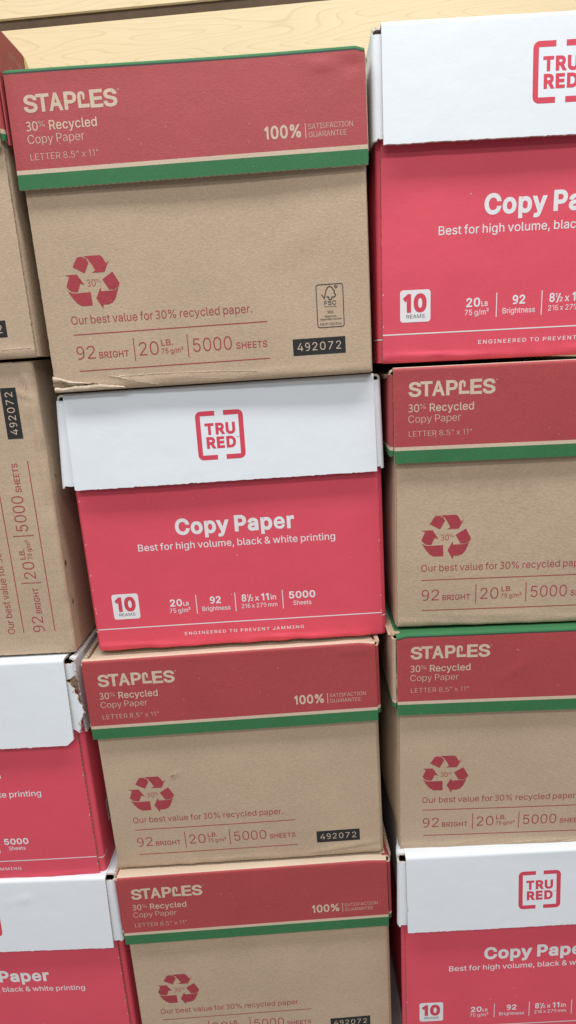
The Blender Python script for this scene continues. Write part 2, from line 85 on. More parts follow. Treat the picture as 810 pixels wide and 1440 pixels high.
def board(name, base, rough=0.7, fine=0.07, coarse=0.05, fine_scale=900, speck=0.0, speck_col=(0.8, 0.7, 0.6),
          bump=0.08, spec=0.35, fibre=0.0, flute=0.0):
    """printed or plain corrugated board: mottled colour, loose specks, paper tooth"""
    m, nt, b = new_mat(name)
    N, L = nt.nodes, nt.links
    tc = N.new('ShaderNodeTexCoord')
    obi = N.new('ShaderNodeObjectInfo')
    off = N.new('ShaderNodeVectorMath'); off.operation = 'MULTIPLY_ADD'
    comb = N.new('ShaderNodeCombineXYZ')
    mul = N.new('ShaderNodeMath'); mul.operation = 'MULTIPLY'; mul.inputs[1].default_value = 7.0
    L.new(obi.outputs['Random'], mul.inputs[0])
    for k in range(3): L.new(mul.outputs[0], comb.inputs[k])
    add = N.new('ShaderNodeVectorMath'); add.operation = 'ADD'
    L.new(tc.outputs['Object'], add.inputs[0]); L.new(comb.outputs[0], add.inputs[1])
    vec = add.outputs[0]
    n1 = N.new('ShaderNodeTexNoise'); n1.inputs['Scale'].default_value = fine_scale; n1.inputs['Detail'].default_value = 3
    n2 = N.new('ShaderNodeTexNoise'); n2.inputs['Scale'].default_value = 14; n2.inputs['Detail'].default_value = 5
    L.new(vec, n1.inputs['Vector']); L.new(vec, n2.inputs['Vector'])
    def amp(sock, a):
        r = N.new('ShaderNodeMapRange'); r.inputs['From Min'].default_value = 0.25; r.inputs['From Max'].default_value = 0.75
        r.inputs['To Min'].default_value = 1 - a; r.inputs['To Max'].default_value = 1 + a
        L.new(sock, r.inputs['Value']); return r.outputs[0]
    v = N.new('ShaderNodeMath'); v.operation = 'MULTIPLY'
    L.new(amp(n1.outputs['Fac'], fine), v.inputs[0]); L.new(amp(n2.outputs['Fac'], coarse), v.inputs[1])
    val = v.outputs[0]
    if fibre:
        mp = N.new('ShaderNodeMapping'); mp.inputs['Scale'].default_value = (260, 260, 900)
        L.new(vec, mp.inputs['Vector'])
        n3 = N.new('ShaderNodeTexNoise'); n3.inputs['Scale'].default_value = 1.0; n3.inputs['Detail'].default_value = 4
        L.new(mp.outputs[0], n3.inputs['Vector'])
        v2 = N.new('ShaderNodeMath'); v2.operation = 'MULTIPLY'
        L.new(val, v2.inputs[0]); L.new(amp(n3.outputs['Fac'], fibre), v2.inputs[1]); val = v2.outputs[0]
    mixc = N.new('ShaderNodeVectorMath'); mixc.operation = 'SCALE'
    mixc.inputs[0].default_value = base[:3]
    L.new(val, mixc.inputs['Scale'])
    colour = mixc.outputs[0]
    if speck:
        vo = N.new('ShaderNodeTexNoise'); vo.inputs['Scale'].default_value = 420; vo.inputs['Detail'].default_value = 1
        L.new(vec, vo.inputs['Vector'])
        th = N.new('ShaderNodeMapRange'); th.inputs['From Min'].default_value = 0.78 - speck; th.inputs['From Max'].default_value = 0.84 - speck
        L.new(vo.outputs['Fac'], th.inputs['Value'])
        mx = N.new('ShaderNodeMix'); mx.data_type = 'RGBA'
        L.new(th.outputs[0], mx.inputs['Factor']); L.new(colour, mx.inputs['A']); mx.inputs['B'].default_value = (*speck_col, 1)
        colour = mx.outputs['Result']
    L.new(colour, b.inputs['Base Color'])
    b.inputs['Roughness'].default_value = rough
    b.inputs['Specular IOR Level'].default_value = spec
    bp = N.new('ShaderNodeBump'); bp.inputs['Strength'].default_value = bump; bp.inputs['Distance'].default_value = 0.0006
    L.new(n1.outputs['Fac'], bp.inputs['Height'])
    nrm = bp.outputs[0]
    n5 = N.new('ShaderNodeTexNoise'); n5.inputs['Scale'].default_value = 45; n5.inputs['Detail'].default_value = 4
    L.new(vec, n5.inputs['Vector'])
    b2 = N.new('ShaderNodeBump'); b2.inputs['Strength'].default_value = 0.35; b2.inputs['Distance'].default_value = 0.0012
    L.new(n5.outputs['Fac'], b2.inputs['Height']); L.new(nrm, b2.inputs['Normal']); nrm = b2.outputs[0]
    if flute:
        w = N.new('ShaderNodeTexWave'); w.wave_type = 'BANDS'; w.bands_direction = 'X'
        w.inputs['Scale'].default_value = 0.314 / 0.0075; w.inputs['Distortion'].default_value = 1.5; w.inputs['Detail Scale'].default_value = 2
        L.new(vec, w.inputs['Vector'])
        b3 = N.new('ShaderNodeBump'); b3.inputs['Strength'].default_value = flute; b3.inputs['Distance'].default_value = 0.0006
        L.new(w.outputs['Fac'], b3.inputs['Height']); L.new(nrm, b3.inputs['Normal']); nrm = b3.outputs[0]
    L.new(nrm, b.inputs['Normal'])
    return m

def edge_mat(name, light, dark):
    """cut edge of corrugated board: the flutes show as light and dark ticks"""
    m, nt, b = new_mat(name); N, L = nt.nodes, nt.links
    tc = N.new('ShaderNodeTexCoord')
    w = N.new('ShaderNodeTexWave'); w.bands_direction = 'DIAGONAL'; w.inputs['Scale'].default_value = 120
    w.inputs['Distortion'].default_value = 3.0; w.inputs['Detail'].default_value = 2
    L.new(tc.outputs['Object'], w.inputs['Vector'])
    r = N.new('ShaderNodeValToRGB'); r.color_ramp.elements[0].color = (*dark, 1); r.color_ramp.elements[1].color = (*light, 1)
    r.color_ramp.elements[0].position = 0.15; r.color_ramp.elements[1].position = 0.6
    L.new(w.outputs['Fac'], r.inputs['Fac']); L.new(r.outputs[0], b.inputs['Base Color'])
    b.inputs['Roughness'].default_value = 0.9
    return m

KRAFT_C = (0.510, 0.388, 0.278)
M = {}
M['kraft'] = board('kraft_liner', KRAFT_C, 0.85, 0.075, 0.06, 620, 0.055, (0.60, 0.48, 0.36), 0.35, 0.2, 0.10, 0.05)
M['kraft_pale'] = board('worn_kraft_liner', (0.62, 0.50, 0.385), 0.9, 0.10, 0.08, 800, 0, bump=0.4, spec=0.15)
M['medium'] = board('torn_corrugated_medium', (0.23, 0.165, 0.105), 0.95, 0.25, 0.15, 500, 0, bump=0.8, spec=0.1)
M['red_kraft'] = board('red_ink_on_kraft', (0.395, 0.054, 0.060), 0.58, 0.09, 0.06, 700, 0.012, (0.60, 0.28, 0.25), 0.25, 0.5, 0.05, 0.06)
M['green'] = board('green_ink_on_kraft', (0.038, 0.165, 0.066), 0.72, 0.10, 0.06, 700, 0.02, (0.2, 0.3, 0.2), 0.25, 0.3)
M['red_coat'] = board('red_coated_board', (0.740, 0.085, 0.132), 0.58, 0.05, 0.04, 900, 0.0, (0.85, 0.6, 0.6), 0.12, 0.35, 0.0, 0.04)
M['white'] = board('white_coated_board', (0.765, 0.815, 0.875), 0.6, 0.012, 0.012, 700, 0, bump=0.08, spec=0.35)
M['white_back'] = board('white_board_inside', (0.66, 0.60, 0.56), 0.8, 0.06, 0.05, 700, 0)
M['ink_red'] = board('red_ink', (0.375, 0.055, 0.072), 0.8, 0.16, 0.06, 650, 0.02, (0.5, 0.25, 0.2), 0.2, 0.25)
M['ink_logo'] = board('red_logo_ink', (0.640, 0.060, 0.100), 0.6, 0.04, 0.03, 650, 0, bump=0.1)
M['ink_pale'] = board('bare_kraft_lettering', (0.60, 0.475, 0.365), 0.8, 0.10, 0.05, 650, 0, bump=0.2, spec=0.25)
M['ink_white'] = board('white_lettering', (0.80, 0.79, 0.82), 0.6, 0.02, 0.02, 650, 0, bump=0.05)
M['ink_black'] = board('black_ink', (0.026, 0.026, 0.028), 0.7, 0.20, 0.1, 650, 0.02, (0.1, 0.08, 0.06), 0.2, 0.3)
M['ink_grey'] = board('grey_ink', (0.10, 0.09, 0.11), 0.7, 0.1, 0.1, 650, 0, bump=0.1)
M['edge_kraft'] = edge_mat('kraft_cut_edge', (0.54, 0.43, 0.32), (0.35, 0.26, 0.18))
M['edge_white'] = edge_mat('white_cut_edge', (0.68, 0.63, 0.59), (0.50, 0.44, 0.38))
M['edge_red'] = edge_mat('red_board_cut_edge', (0.46, 0.27, 0.20), (0.30, 0.13, 0.10))
M['cream'] = board('cream_cut_edge', (0.85, 0.66, 0.30), 0.8, 0.05, 0.05, 700, 0)
M['stain'] = board('reddish_stain', (0.16, 0.06, 0.035), 0.8, 0.2, 0.2, 500, 0)
M['dust'] = board('pale_scuff', (0.80, 0.62, 0.60), 0.9, 0.1, 0.1, 800, 0)

def wood_mat():
    m, nt, b = new_mat('birch_laminate'); N, L = nt.nodes, nt.links
    tc = N.new('ShaderNodeTexCoord')
    mp = N.new('ShaderNodeMapping'); mp.inputs['Scale'].default_value = (.8, 7, 7); mp.inputs['Rotation'].default_value = (0, R(9), 0)
    L.new(tc.outputs['Object'], mp.inputs['Vector'])
    n = N.new('ShaderNodeTexNoise'); n.inputs['Scale'].default_value = 2.2; n.inputs['Detail'].default_value = 2.0; n.inputs['Roughness'].default_value = 0.45
    L.new(mp.outputs[0], n.inputs['Vector'])
    # contour lines of a stretched noise field = cathedral grain
    k = N.new('ShaderNodeMath'); k.operation = 'MULTIPLY'; k.inputs[1].default_value = 34.0
    L.new(n.outputs['Fac'], k.inputs[0])
    fr = N.new('ShaderNodeMath'); fr.operation = 'FRACT'; L.new(k.outputs[0], fr.inputs[0])
    r = N.new('ShaderNodeValToRGB'); e = r.color_ramp.elements
    e[0].position = 0.0; e[0].color = (0.67, 0.515, 0.30, 1); e[1].position = 0.16; e[1].color = (0.76, 0.605, 0.375, 1)
    x = e.new(0.9); x.color = (0.78, 0.625, 0.39, 1); y = e.new(1.0); y.color = (0.74, 0.585, 0.36, 1)
    L.new(fr.outputs[0], r.inputs['Fac'])
    mp2 = N.new('ShaderNodeMapping'); mp2.inputs['Scale'].default_value = (18, 500, 500)
    L.new(tc.outputs['Object'], mp2.inputs['Vector'])
    n2 = N.new('ShaderNodeTexNoise'); n2.inputs['Scale'].default_value = 1; n2.inputs['Detail'].default_value = 3
    L.new(mp2.outputs[0], n2.inputs['Vector'])
    mr = N.new('ShaderNodeMapRange'); mr.inputs['To Min'].default_value = 0.92; mr.inputs['To Max'].default_value = 1.06
    L.new(n2.outputs['Fac'], mr.inputs['Value'])
    s = N.new('ShaderNodeVectorMath'); s.operation = 'SCALE'; L.new(r.outputs[0], s.inputs[0]); L.new(mr.outputs[0], s.inputs['Scale'])
    L.new(s.outputs[0], b.inputs['Base Color']); b.inputs['Roughness'].default_value = 0.5
    return m
M['wood'] = wood_mat()
M['groove'] = board('dark_brown_slot', (0.085, 0.052, 0.028), 0.7, 0.15, 0.15, 60, 0)
M['overprint'] = board('near_black_line', (0.045, 0.05, 0.045), 0.7, 0.1, 0.06, 700, 0)  # near-black row just below the green top edge of a lid
M['floor'] = board('grey_floor', (0.30, 0.29, 0.28), 0.6, 0.05, 0.1, 60, 0)

# ------------------------------------------------------------------ mesh building
class MB:
    def __init__(s): s.V = []; s.n = 0; s.F = []; s.MI = []; s.SM = []; s.slots = []
    def slot(s, key):
        if key not in s.slots: s.slots.append(key)
        return s.slots.index(key)
    def verts(s, A):
        A = np.asarray(A, float).reshape(-1, 3); o = s.n; s.V.append(A); s.n += len(A); return o
    def face(s, idx, key, smooth=False): s.F.append(tuple(int(i) for i in idx)); s.MI.append(s.slot(key)); s.SM.append(smooth)
    def grid(s, P, key, flip=False, smooth=True, rowmat=None):
        ni, nj = P.shape[:2]; o = s.verts(P)
        for i in range(ni - 1):
            k = s.slot(rowmat(i) if rowmat else key)
            for j in range(nj - 1):
                a = o + i * nj + j
                q = (a, a + 1, a + nj + 1, a + nj)
                s.F.append(q[::-1] if flip else q); s.MI.append(k); s.SM.append(smooth)
    def sheet(s, P, t, front, back, edge, rowmat=None, smooth=True, edges=None):
        """a board of thickness t whose printed face is the grid P"""
        P = np.asarray(P, float)
        du = np.gradient(P, axis=1); dv = np.gradient(P, axis=0)
        n = np.cross(du, dv); n /= np.linalg.norm(n, axis=2, keepdims=True) + 1e-12
        B = P - n * t
        s.grid(P, front, rowmat=rowmat, smooth=smooth); s.grid(B, back, flip=True, smooth=smooth)
        for k, (A, C) in enumerate(((P[0], B[0]), (P[-1][::-1], B[-1][::-1]), (P[:, 0][::-1], B[:, 0][::-1]), (P[:, -1], B[:, -1]))):
            s.grid(np.stack([C, A]), edges[k] if edges else edge, smooth=False)
    def box(s, lo, hi, key):
        x0, y0, z0 = lo; x1, y1, z1 = hi
        o = s.verts([(x0,y0,z0),(x1,y0,z0),(x1,y1,z0),(x0,y1,z0),(x0,y0,z1),(x1,y0,z1),(x1,y1,z1),(x0,y1,z1)])
        for f in ((0,3,2,1),(4,5,6,7),(0,1,5,4),(1,2,6,5),(2,3,7,6),(3,0,4,7)): s.face([o + i for i in f], key)
    def build(s, name, parent=None):
        me = bpy.data.meshes.new(name)
        V = np.concatenate(s.V) if s.V else np.zeros((0, 3))
        me.from_pydata(V.tolist(), [], s.F)
        for k in s.slots: me.materials.append(M[k])
        me.polygons.foreach_set('material_index', s.MI); me.polygons.foreach_set('use_smooth', s.SM)
        me.update()
        o = bpy.data.objects.new(name, me); COL.objects.link(o)
        if parent: o.parent = parent
        return o

def smooth01(a, b, x):
    t = np.clip((np.asarray(x, float) - a) / (b - a), 0, 1); return t * t * (3 - 2 * t)

class Field:
    """small dents, bulges and crumples of one face; returns the push along the face normal (minus = outward)"""
    def __init__(s, seed, w, h, amp=0.0006, crumple=0.0, ridges=()):
        r = np.random.RandomState(seed); s.w, s.h = w, h
        s.k = [(r.uniform(-1, 1) * 30, r.uniform(-1, 1) * 30, r.uniform(0, 6.28), r.uniform(.3, 1)) for _ in range(7)]
        s.k2 = [(r.uniform(-1, 1) * 260, r.uniform(-1, 1) * 160, r.uniform(0, 6.28), r.uniform(.3, 1)) for _ in range(9)]
        s.amp, s.cr, s.ridges = amp, crumple, ridges
    def __call__(s, x, z):
        x = np.asarray(x, float); z = np.asarray(z, float)
        d = sum(a * np.sin(kx * x + kz * z + p) for kx, kz, p, a in s.k) / 3.0 * s.amp
        if s.cr:
            c = sum(a * np.sin(kx * x + kz * z + p) for kx, kz, p, a in s.k2) / 3.0
            m = np.exp(-np.maximum(z, 0) / 0.006)
            d = d + s.cr * m * c - s.cr * 1.2 * np.exp(-((z - 0.0055 - 0.0012 * np.sin(x * 45 + 1) ) / 0.0016) ** 2) * (0.5 + 0.5 * np.sin(x * 38 + s.k[0][2]))
        for (x0, z0, x1, z1, wd, am) in s.ridges:
            vx, vz = x1 - x0, z1 - z0; L2 = vx * vx + vz * vz
            t = np.clip(((x - x0) * vx + (z - z0) * vz) / L2, 0, 1)
            q = np.hypot(x - x0 - t * vx, z - z0 - t * vz)
            d = d - am * np.exp(-(q / wd) ** 2) * (0.25 + 0.75 * np.sin(np.pi * np.clip(t, 0.02, 0.98)))
        return d

# ------------------------------------------------------------------ lettering
def glyph(ch):
    adv, st = GLYPHS[ch]
    return adv, [[tuple(map(float, q.split(','))) for q in c.split(' ')] for c in st.split(';')]

def area(c): return 0.5 * sum(c[i][0] * c[(i + 1) % len(c)][1] - c[(i + 1) % len(c)][0] * c[i][1] for i in range(len(c)))

def inside(p, c):
    r = False
    for i in range(len(c)):
        (x0, y0), (x1, y1) = c[i - 1], c[i]
        if (y0 > p[1]) != (y1 > p[1]) and p[0] < (x1 - x0) * (p[1] - y0) / (y1 - y0) + x0: r = not r
    return r

def embolden(conts, off):
    if abs(off) < 0.5: return conts
    big = max(conts, key=lambda c: abs(area(c))); sg = 1.0 if area(big) > 0 else -1.0
    out = []
    for c in conts:
        c = [q for i, q in enumerate(c) if math.hypot(q[0] - c[i - 1][0], q[1] - c[i - 1][1]) > 3.0]
        n = len(c); r = []
        for i in range(n):
            p, q, s = c[i - 1], c[i], c[(i + 1) % n]
            ax, ay = q[0] - p[0], q[1] - p[1]; bx, by = s[0] - q[0], s[1] - q[1]
            la, lb = math.hypot(ax, ay) or 1, math.hypot(bx, by) or 1
            n1 = (ay / la * sg, -ax / la * sg); n2 = (by / lb * sg, -bx / lb * sg)
            mx, my = n1[0] + n2[0], n1[1] + n2[1]; d = mx * mx + my * my
            k = 2.0 / d if d > 0.5 else 4.0
            k = min(k, 2.2)
            r.append((q[0] + mx * k * off / 1.0 , q[1] + my * k * off / 1.0))
        out.append(r)
    return out

class Print:
    """flat print laid on a face: f(x, z) gives the depth of the face there"""
    def __init__(s, f, lift=0.00011): s.mb = MB(); s.f = f; s.lift = lift
    def loops(s, conts, key, lift=None):
        lift = s.lift if lift is None else lift
        vec = [[Vector((x, z, 0)) for x, z in c] for c in conts]
        tris = tessellate_polygon(vec)
        P = np.array([q for c in conts for q in c], float)
        o = s.mb.verts(np.stack([P[:, 0], s.f(P[:, 0], P[:, 1]) - lift, P[:, 1]], 1))
        for a, b, c in tris:
            pa, pb, pc = P[a], P[b], P[c]
            cr = (pb[0] - pa[0]) * (pc[1] - pa[1]) - (pb[1] - pa[1]) * (pc[0] - pa[0])
            if abs(cr) < 1e-14: continue
            s.mb.face((o + a, o + b, o + c) if cr > 0 else (o + a, o + c, o + b), key)
    def panel(s, x0, z0, x1, z1, key, nx=24, nz=9):
        X, Z = np.meshgrid(np.linspace(x0, x1, nx) / 1000, np.linspace(z0, z1, nz) / 1000)
        s.mb.grid(np.stack([X, s.f(X, Z) - s.lift, Z], -1), key)
    def poly(s, pts, key, lift=None): s.loops([[(x / 1000, z / 1000) for x, z in pts]], key, lift)
    def strip(s, x0, z0, x1, z1, w, key, step=6.0, lift=None, jit=0.0, seed=0):
        """a straight rule of width w (mm) that follows the face"""
        n = max(2, int(math.hypot(x1 - x0, z1 - z0) / step) + 1)
        rr = random.Random(seed); L = math.hypot(x1 - x0, z1 - z0); ux, uz = (x1 - x0) / L, (z1 - z0) / L
        a, b = [], []
        for i in range(n):
            t = i / (n - 1); k = w / 2 * (1 + rr.uniform(-jit, jit)); x, z = x0 + t * (x1 - x0), z0 + t * (z1 - z0)
            a.append(((x - uz * -k * -1) / 1000, (z + ux * k * -1) / 1000)) if False else a.append(((x + uz * k) / 1000, (z - ux * k) / 1000))
            b.append(((x - uz * k) / 1000, (z + ux * k) / 1000))
        P = np.array([a, b]); Y = s.f(P[..., 0], P[..., 1]) - (s.lift if lift is None else lift)
        s.mb.grid(np.stack([P[..., 0], Y, P[..., 1]], -1), key, smooth=False)
    def path(s, pts, w, key, closed=False):
        m = len(pts) - (0 if closed else 1)
        for i in range(m):
            (x0, z0), (x1, z1) = pts[i], pts[(i + 1) % len(pts)]
            L = math.hypot(x1 - x0, z1 - z0); e = w * 0.42
            s.strip(x0 - (x1 - x0) / L * e, z0 - (z1 - z0) / L * e, x1 + (x1 - x0) / L * e, z1 + (z1 - z0) / L * e, w, key, 20, lift=s.lift + 0.00002 * (i % 3))
    def text(s, st, x0, x1, zb, cap, off=0.0, key='ink_red', track=0.0, lift=None):
        """ink box from x0 to x1, baseline zb, capital height cap (all mm)"""
        pen = 0.0; G = []
        for ch in st:
            if ch == ' ': pen += 150 + track; continue
            adv, c = glyph(ch); c = embolden(c, min(off, 21) if ch == 'e' else off)
            G.append([[(x + pen, y) for x, y in q] for q in c]); pen += adv + track + off * 1.2
        xs = [x for g in G for q in g for x, y in q]; lo, hi = min(xs), max(xs)
        sx = (x1 - x0) / (hi - lo); sz = cap / 509.0
        base = s.lift if lift is None else lift
        for g in G:
            big = area(max(g, key=lambda c: abs(area(c)))); sg = 1 if big > 0 else -1
            outs = [c for c in g if area(c) * sg > 0]; holes = [c for c in g if area(c) * sg <= 0]
            own = [[] for _ in outs]
            for hc in holes:
                hit = [k for k, c in enumerate(outs) if inside(hc[0], c)]
                if hit: own[min(hit, key=lambda k: abs(area(outs[k])))].append(hc)
            for k, c in enumerate(outs):   # strokes of a glyph that overlap: each a hair above the last
                s.loops([[((x0 + (x - lo) * sx) / 1000, (zb + y * sz) / 1000) for x, y in q] for q in [c] + own[k]], key, base + .00002 * k)
    def build(s, name, parent): return s.mb.build(name, parent)

class OffsetPrint(Print):
    """print whose register is off by dx, dz (mm) on this carton"""
    def __init__(s, f, dx, dz): super().__init__(f); s.dx, s.dz = dx, dz
    def build(s, name, parent):
        for V in s.mb.V:
            x, z = V[:, 0].copy(), V[:, 2].copy(); y0 = s.f(x, z)
            V[:, 0] += s.dx / 1000; V[:, 2] += s.dz / 1000; V[:, 1] += s.f(V[:, 0], V[:, 2]) - y0
        return super().build(name, parent)

def rrect(x0, z0, x1, z1, r, n=5):
    P = []
    for cx, cz, a in ((x1 - r, z0 + r, -90), (x1 - r, z1 - r, 0), (x0 + r, z1 - r, 90), (x0 + r, z0 + r, 180)):
        for i in range(n + 1):
            t = R(a + 90 * i / n); P.append((cx + r * math.cos(t), cz + r * math.sin(t)))
    return P

# ------------------------------------------------------------------ artwork (mm from the lid panel's left edge and the box bottom)
def art_kraft_lid(lid, f, dz=0.0):
    p = Print(f)
    for st, x0, x1 in (('S', 13.1, 24.4), ('T', 23.6, 34.4), ('A', 33.9, 45.2), ('P', 46.4, 56.6), ('E', 67.6, 78.0), ('S', 78.5, 89.8)):
        p.text(st, x0, x1, 223.3 + dz, 11.7 if st == 'S' else 12.0, 26, 'ink_pale')
    # the bent staple that stands for the letter L
    arc = [(57.6, 223.3), (66.9, 223.3), (66.9, 226.0), (60.2, 226.0), (60.2, 232.4)]
    arc += [(60.95 - 0.75 * math.cos(t), 232.4 + 0.75 * math.sin(t)) for t in (0.6, 1.2, 1.8, 2.4)]
    arc += [(61.7, 232.0), (62.0, 228.9), (63.3, 229.6), (63.6, 232.6)]
    arc += [(60.7 + 3.0 * math.cos(t), 232.4 + 3.0 * math.sin(t)) for t in (0.3, 0.7, 1.1, 1.5, 1.9, 2.3, 2.7)]
    arc += [(57.6, 232.4)]
    p.poly([(x, z + dz) for x, z in arc], 'ink_pale')
    p.text('®', 90.4, 91.9, 233.6 + dz, 1.5, 0, 'ink_pale')
    p.build('brand_lettering', lid)
    p = Print(f)
    p.text('30', 12.9, 22.4, 209.3 + dz, 6.8, 4, 'ink_pale'); p.text('%', 23.2, 28.3, 211.9 + dz, 4.3, -6, 'ink_pale')
    p.text('Recycled', 31.8, 71.1, 209.3 + dz, 6.8, 9, 'ink_pale')
    p.text('Copy Paper', 12.7, 59.6, 199.8 + dz, 6.6, -9, 'ink_pale')
    p.text('LETTER 8.5" x 11"', 13.1, 69.5, 187.3 + dz, 5.0, -11, 'ink_pale')
    p.build('product_lettering', lid)
    p = Print(f)
    p.text('100%', 206.4, 236.3, 189.6 + dz, 9.0, 24, 'ink_pale'); p.strip(240.1, 188.0 + dz, 240.1, 199.3 + dz, 0.6, 'ink_pale')
    p.text('SATISFACTION', 242.4, 278.5, 194.6 + dz, 4.0, -8, 'ink_pale'); p.text('GUARANTEE', 242.5, 273.2, 188.6 + dz, 4.0, -8, 'ink_pale')
    p.build('guarantee_lettering', lid)

def art_kraft_body(body, f, fsc=False):
    p = Print(f)
    for L in ([(33.5,105.2),(38.1,112.6),(40.6,113.2),(42.9,113.0),(45.9,111.3),(47.9,108.2),(43.2,99.6)],
              [(44.1,113.5),(57.8,113.5),(59.3,112.7),(60.5,111.3),(62.9,106.6),(65.7,109.0),(60.7,99.7),(49.4,99.7),(52.7,101.6),(50.6,106.0),(47.8,110.6)],
              [(67.5,99.6),(72.5,89.9),(71.4,87.2),(68.4,85.2),(65.3,84.9),(62.5,85.2),(57.9,93.8)],
              [(71.0,86.1),(67.4,77.7),(64.3,74.2),(60.6,73.0),(56.0,73.0),(55.5,69.4),(50.4,78.7),(55.3,87.5),(55.6,84.2),(65.3,84.3),(68.4,84.7)],
              [(46.5,72.9),(37.0,73.0),(33.1,75.6),(29.5,80.2),(26.2,86.3),(29.8,84.2),(32.8,83.8),(46.3,84.1)],
              [(35.1,84.7),(32.2,84.9),(29.2,85.6),(27.2,87.6),(25.6,89.7),(29.1,97.5),(25.7,99.1),(36.2,99.2),(41.8,90.2),(38.2,91.5)]):
        p.poly(L, 'ink_red')
    p.text('30', 44.2, 51.6, 88.8, 5.6, -3, 'ink_red'); p.text('%', 52.0, 55.9, 91.4, 3.3, -6, 'ink_red')
    p.build('recycling_symbol', body)
    p = Print(f)
    p.text('Our best value for 30% recycled paper.', 25.5, 185.6, 58.0, 7.0, 0)
    p.strip(26.0, 49.2, 197.9, 49.6, 0.85, 'ink_red'); p.strip(26.5, 17.8, 198.4, 18.2, 0.85, 'ink_red')
    p.text('92', 26.2, 43.0, 28.0, 11.3, -6); p.text('BRIGHT', 46.2, 72.9, 28.0, 5.3, 8)
    p.strip(78.3, 23.5, 78.3, 43.3, 0.8, 'ink_red'); p.strip(126.3, 23.6, 126.3, 43.5, 0.8, 'ink_red')
    p.text('20', 82.5, 100.0, 27.8, 11.6, -6); p.text('LB.', 102.8, 113.3, 35.2, 5.0, 7); p.text('75 g/m²', 102.4, 122.0, 28.4, 4.2, 5)
    p.text('5000', 130.9, 165.4, 27.9, 11.6, -6); p.text('SHEETS', 169.1, 196.7, 28.2, 5.4, 8)
    p.build('specification_lettering', body)
    p = Print(f)
    p.panel(219.3, 18.6, 265.7, 32.9, 'ink_black')
    p.text('492072', 223.2, 261.8, 22.4, 6.9, -2, 'ink_pale', track=60, lift=0.00024)
    p.build('number_label', body)
    if fsc:
        p = Print(f)
        p.path([(round(x, 2), round(z, 2)) for x, z in rrect(242.2, 41.3, 265.3, 76.9, 2.0)], 0.65, 'ink_black', True)
        p.path([(246.9,68.3),(249.0,65.3),(250.6,71.6),(252.1,74.2),(254.0,75.1),(256.0,74.0),(256.8,72.4),(258.0,71.3),(257.7,69.6),(258.9,68.0),(258.1,66.3),(255.4,66.1),(255.2,64.3),(252.9,64.4),(252.7,66.5),(251.1,66.6)], 0.8, 'ink_black')
        p.path(rrect(258.2, 73.4, 260.4, 75.6, 1.0, 3), 0.5, 'ink_black', True); p.text('R', 258.8, 259.8, 73.9, 1.2, 0, 'ink_black')
        p.text('FSC', 248.8, 259.1, 59.9, 3.3, 8, 'ink_black'); p.text('www.fsc.org', 248.9, 259.0, 57.9, 1.5, 0, 'ink_black')
        p.text('MIX', 251.5, 256.4, 52.9, 2.1, 4, 'ink_black'); p.text('Paper from', 248.6, 258.9, 49.6, 1.7, 8, 'ink_black')
        p.text('responsible sources', 244.6, 263.1, 47.3, 1.6, 8, 'ink_black'); p.text('FSC® C001844', 244.4, 263.0, 42.9, 2.1, 0, 'ink_black')
        p.build('certification_mark', body)

def art_red_lid(lid, f, dx=0.0, dz=0.0):
    p = OffsetPrint(f, dx, dz)
    def bracket(m):
        # left half; m = mirror about the logo's middle
        q = [(138.0, 237.4)]
        q += [(125.0 - 5.1 * math.sin(t), 232.3 + 5.1 * math.cos(t)) for t in np.linspace(0, math.pi / 2, 6)]
        q += [(125.0 - 5.1 * math.cos(t), 197.4 - 5.1 * math.sin(t)) for t in np.linspace(0, math.pi / 2, 6)]
        q += [(138.0, 192.3), (138.0, 196.7), (124.3, 196.7), (124.3, 233.0), (138.0, 233.0)]
        if m: q = [(284.1 - x, z) for x, z in q][::-1]
        return q
    p.poly(bracket(False), 'ink_logo'); p.poly(bracket(True), 'ink_logo')
    p.text('TRU', 127.9, 156.2, 216.2, 9.3, 42, 'ink_logo', track=20); p.text('RED', 128.6, 156.0, 203.5, 9.3, 42, 'ink_logo', track=20)
    p.text('™', 155.9, 159.3, 212.0 - 1.3, 1.9, 0, 'ink_grey')
    p.build('brand_logo', lid)

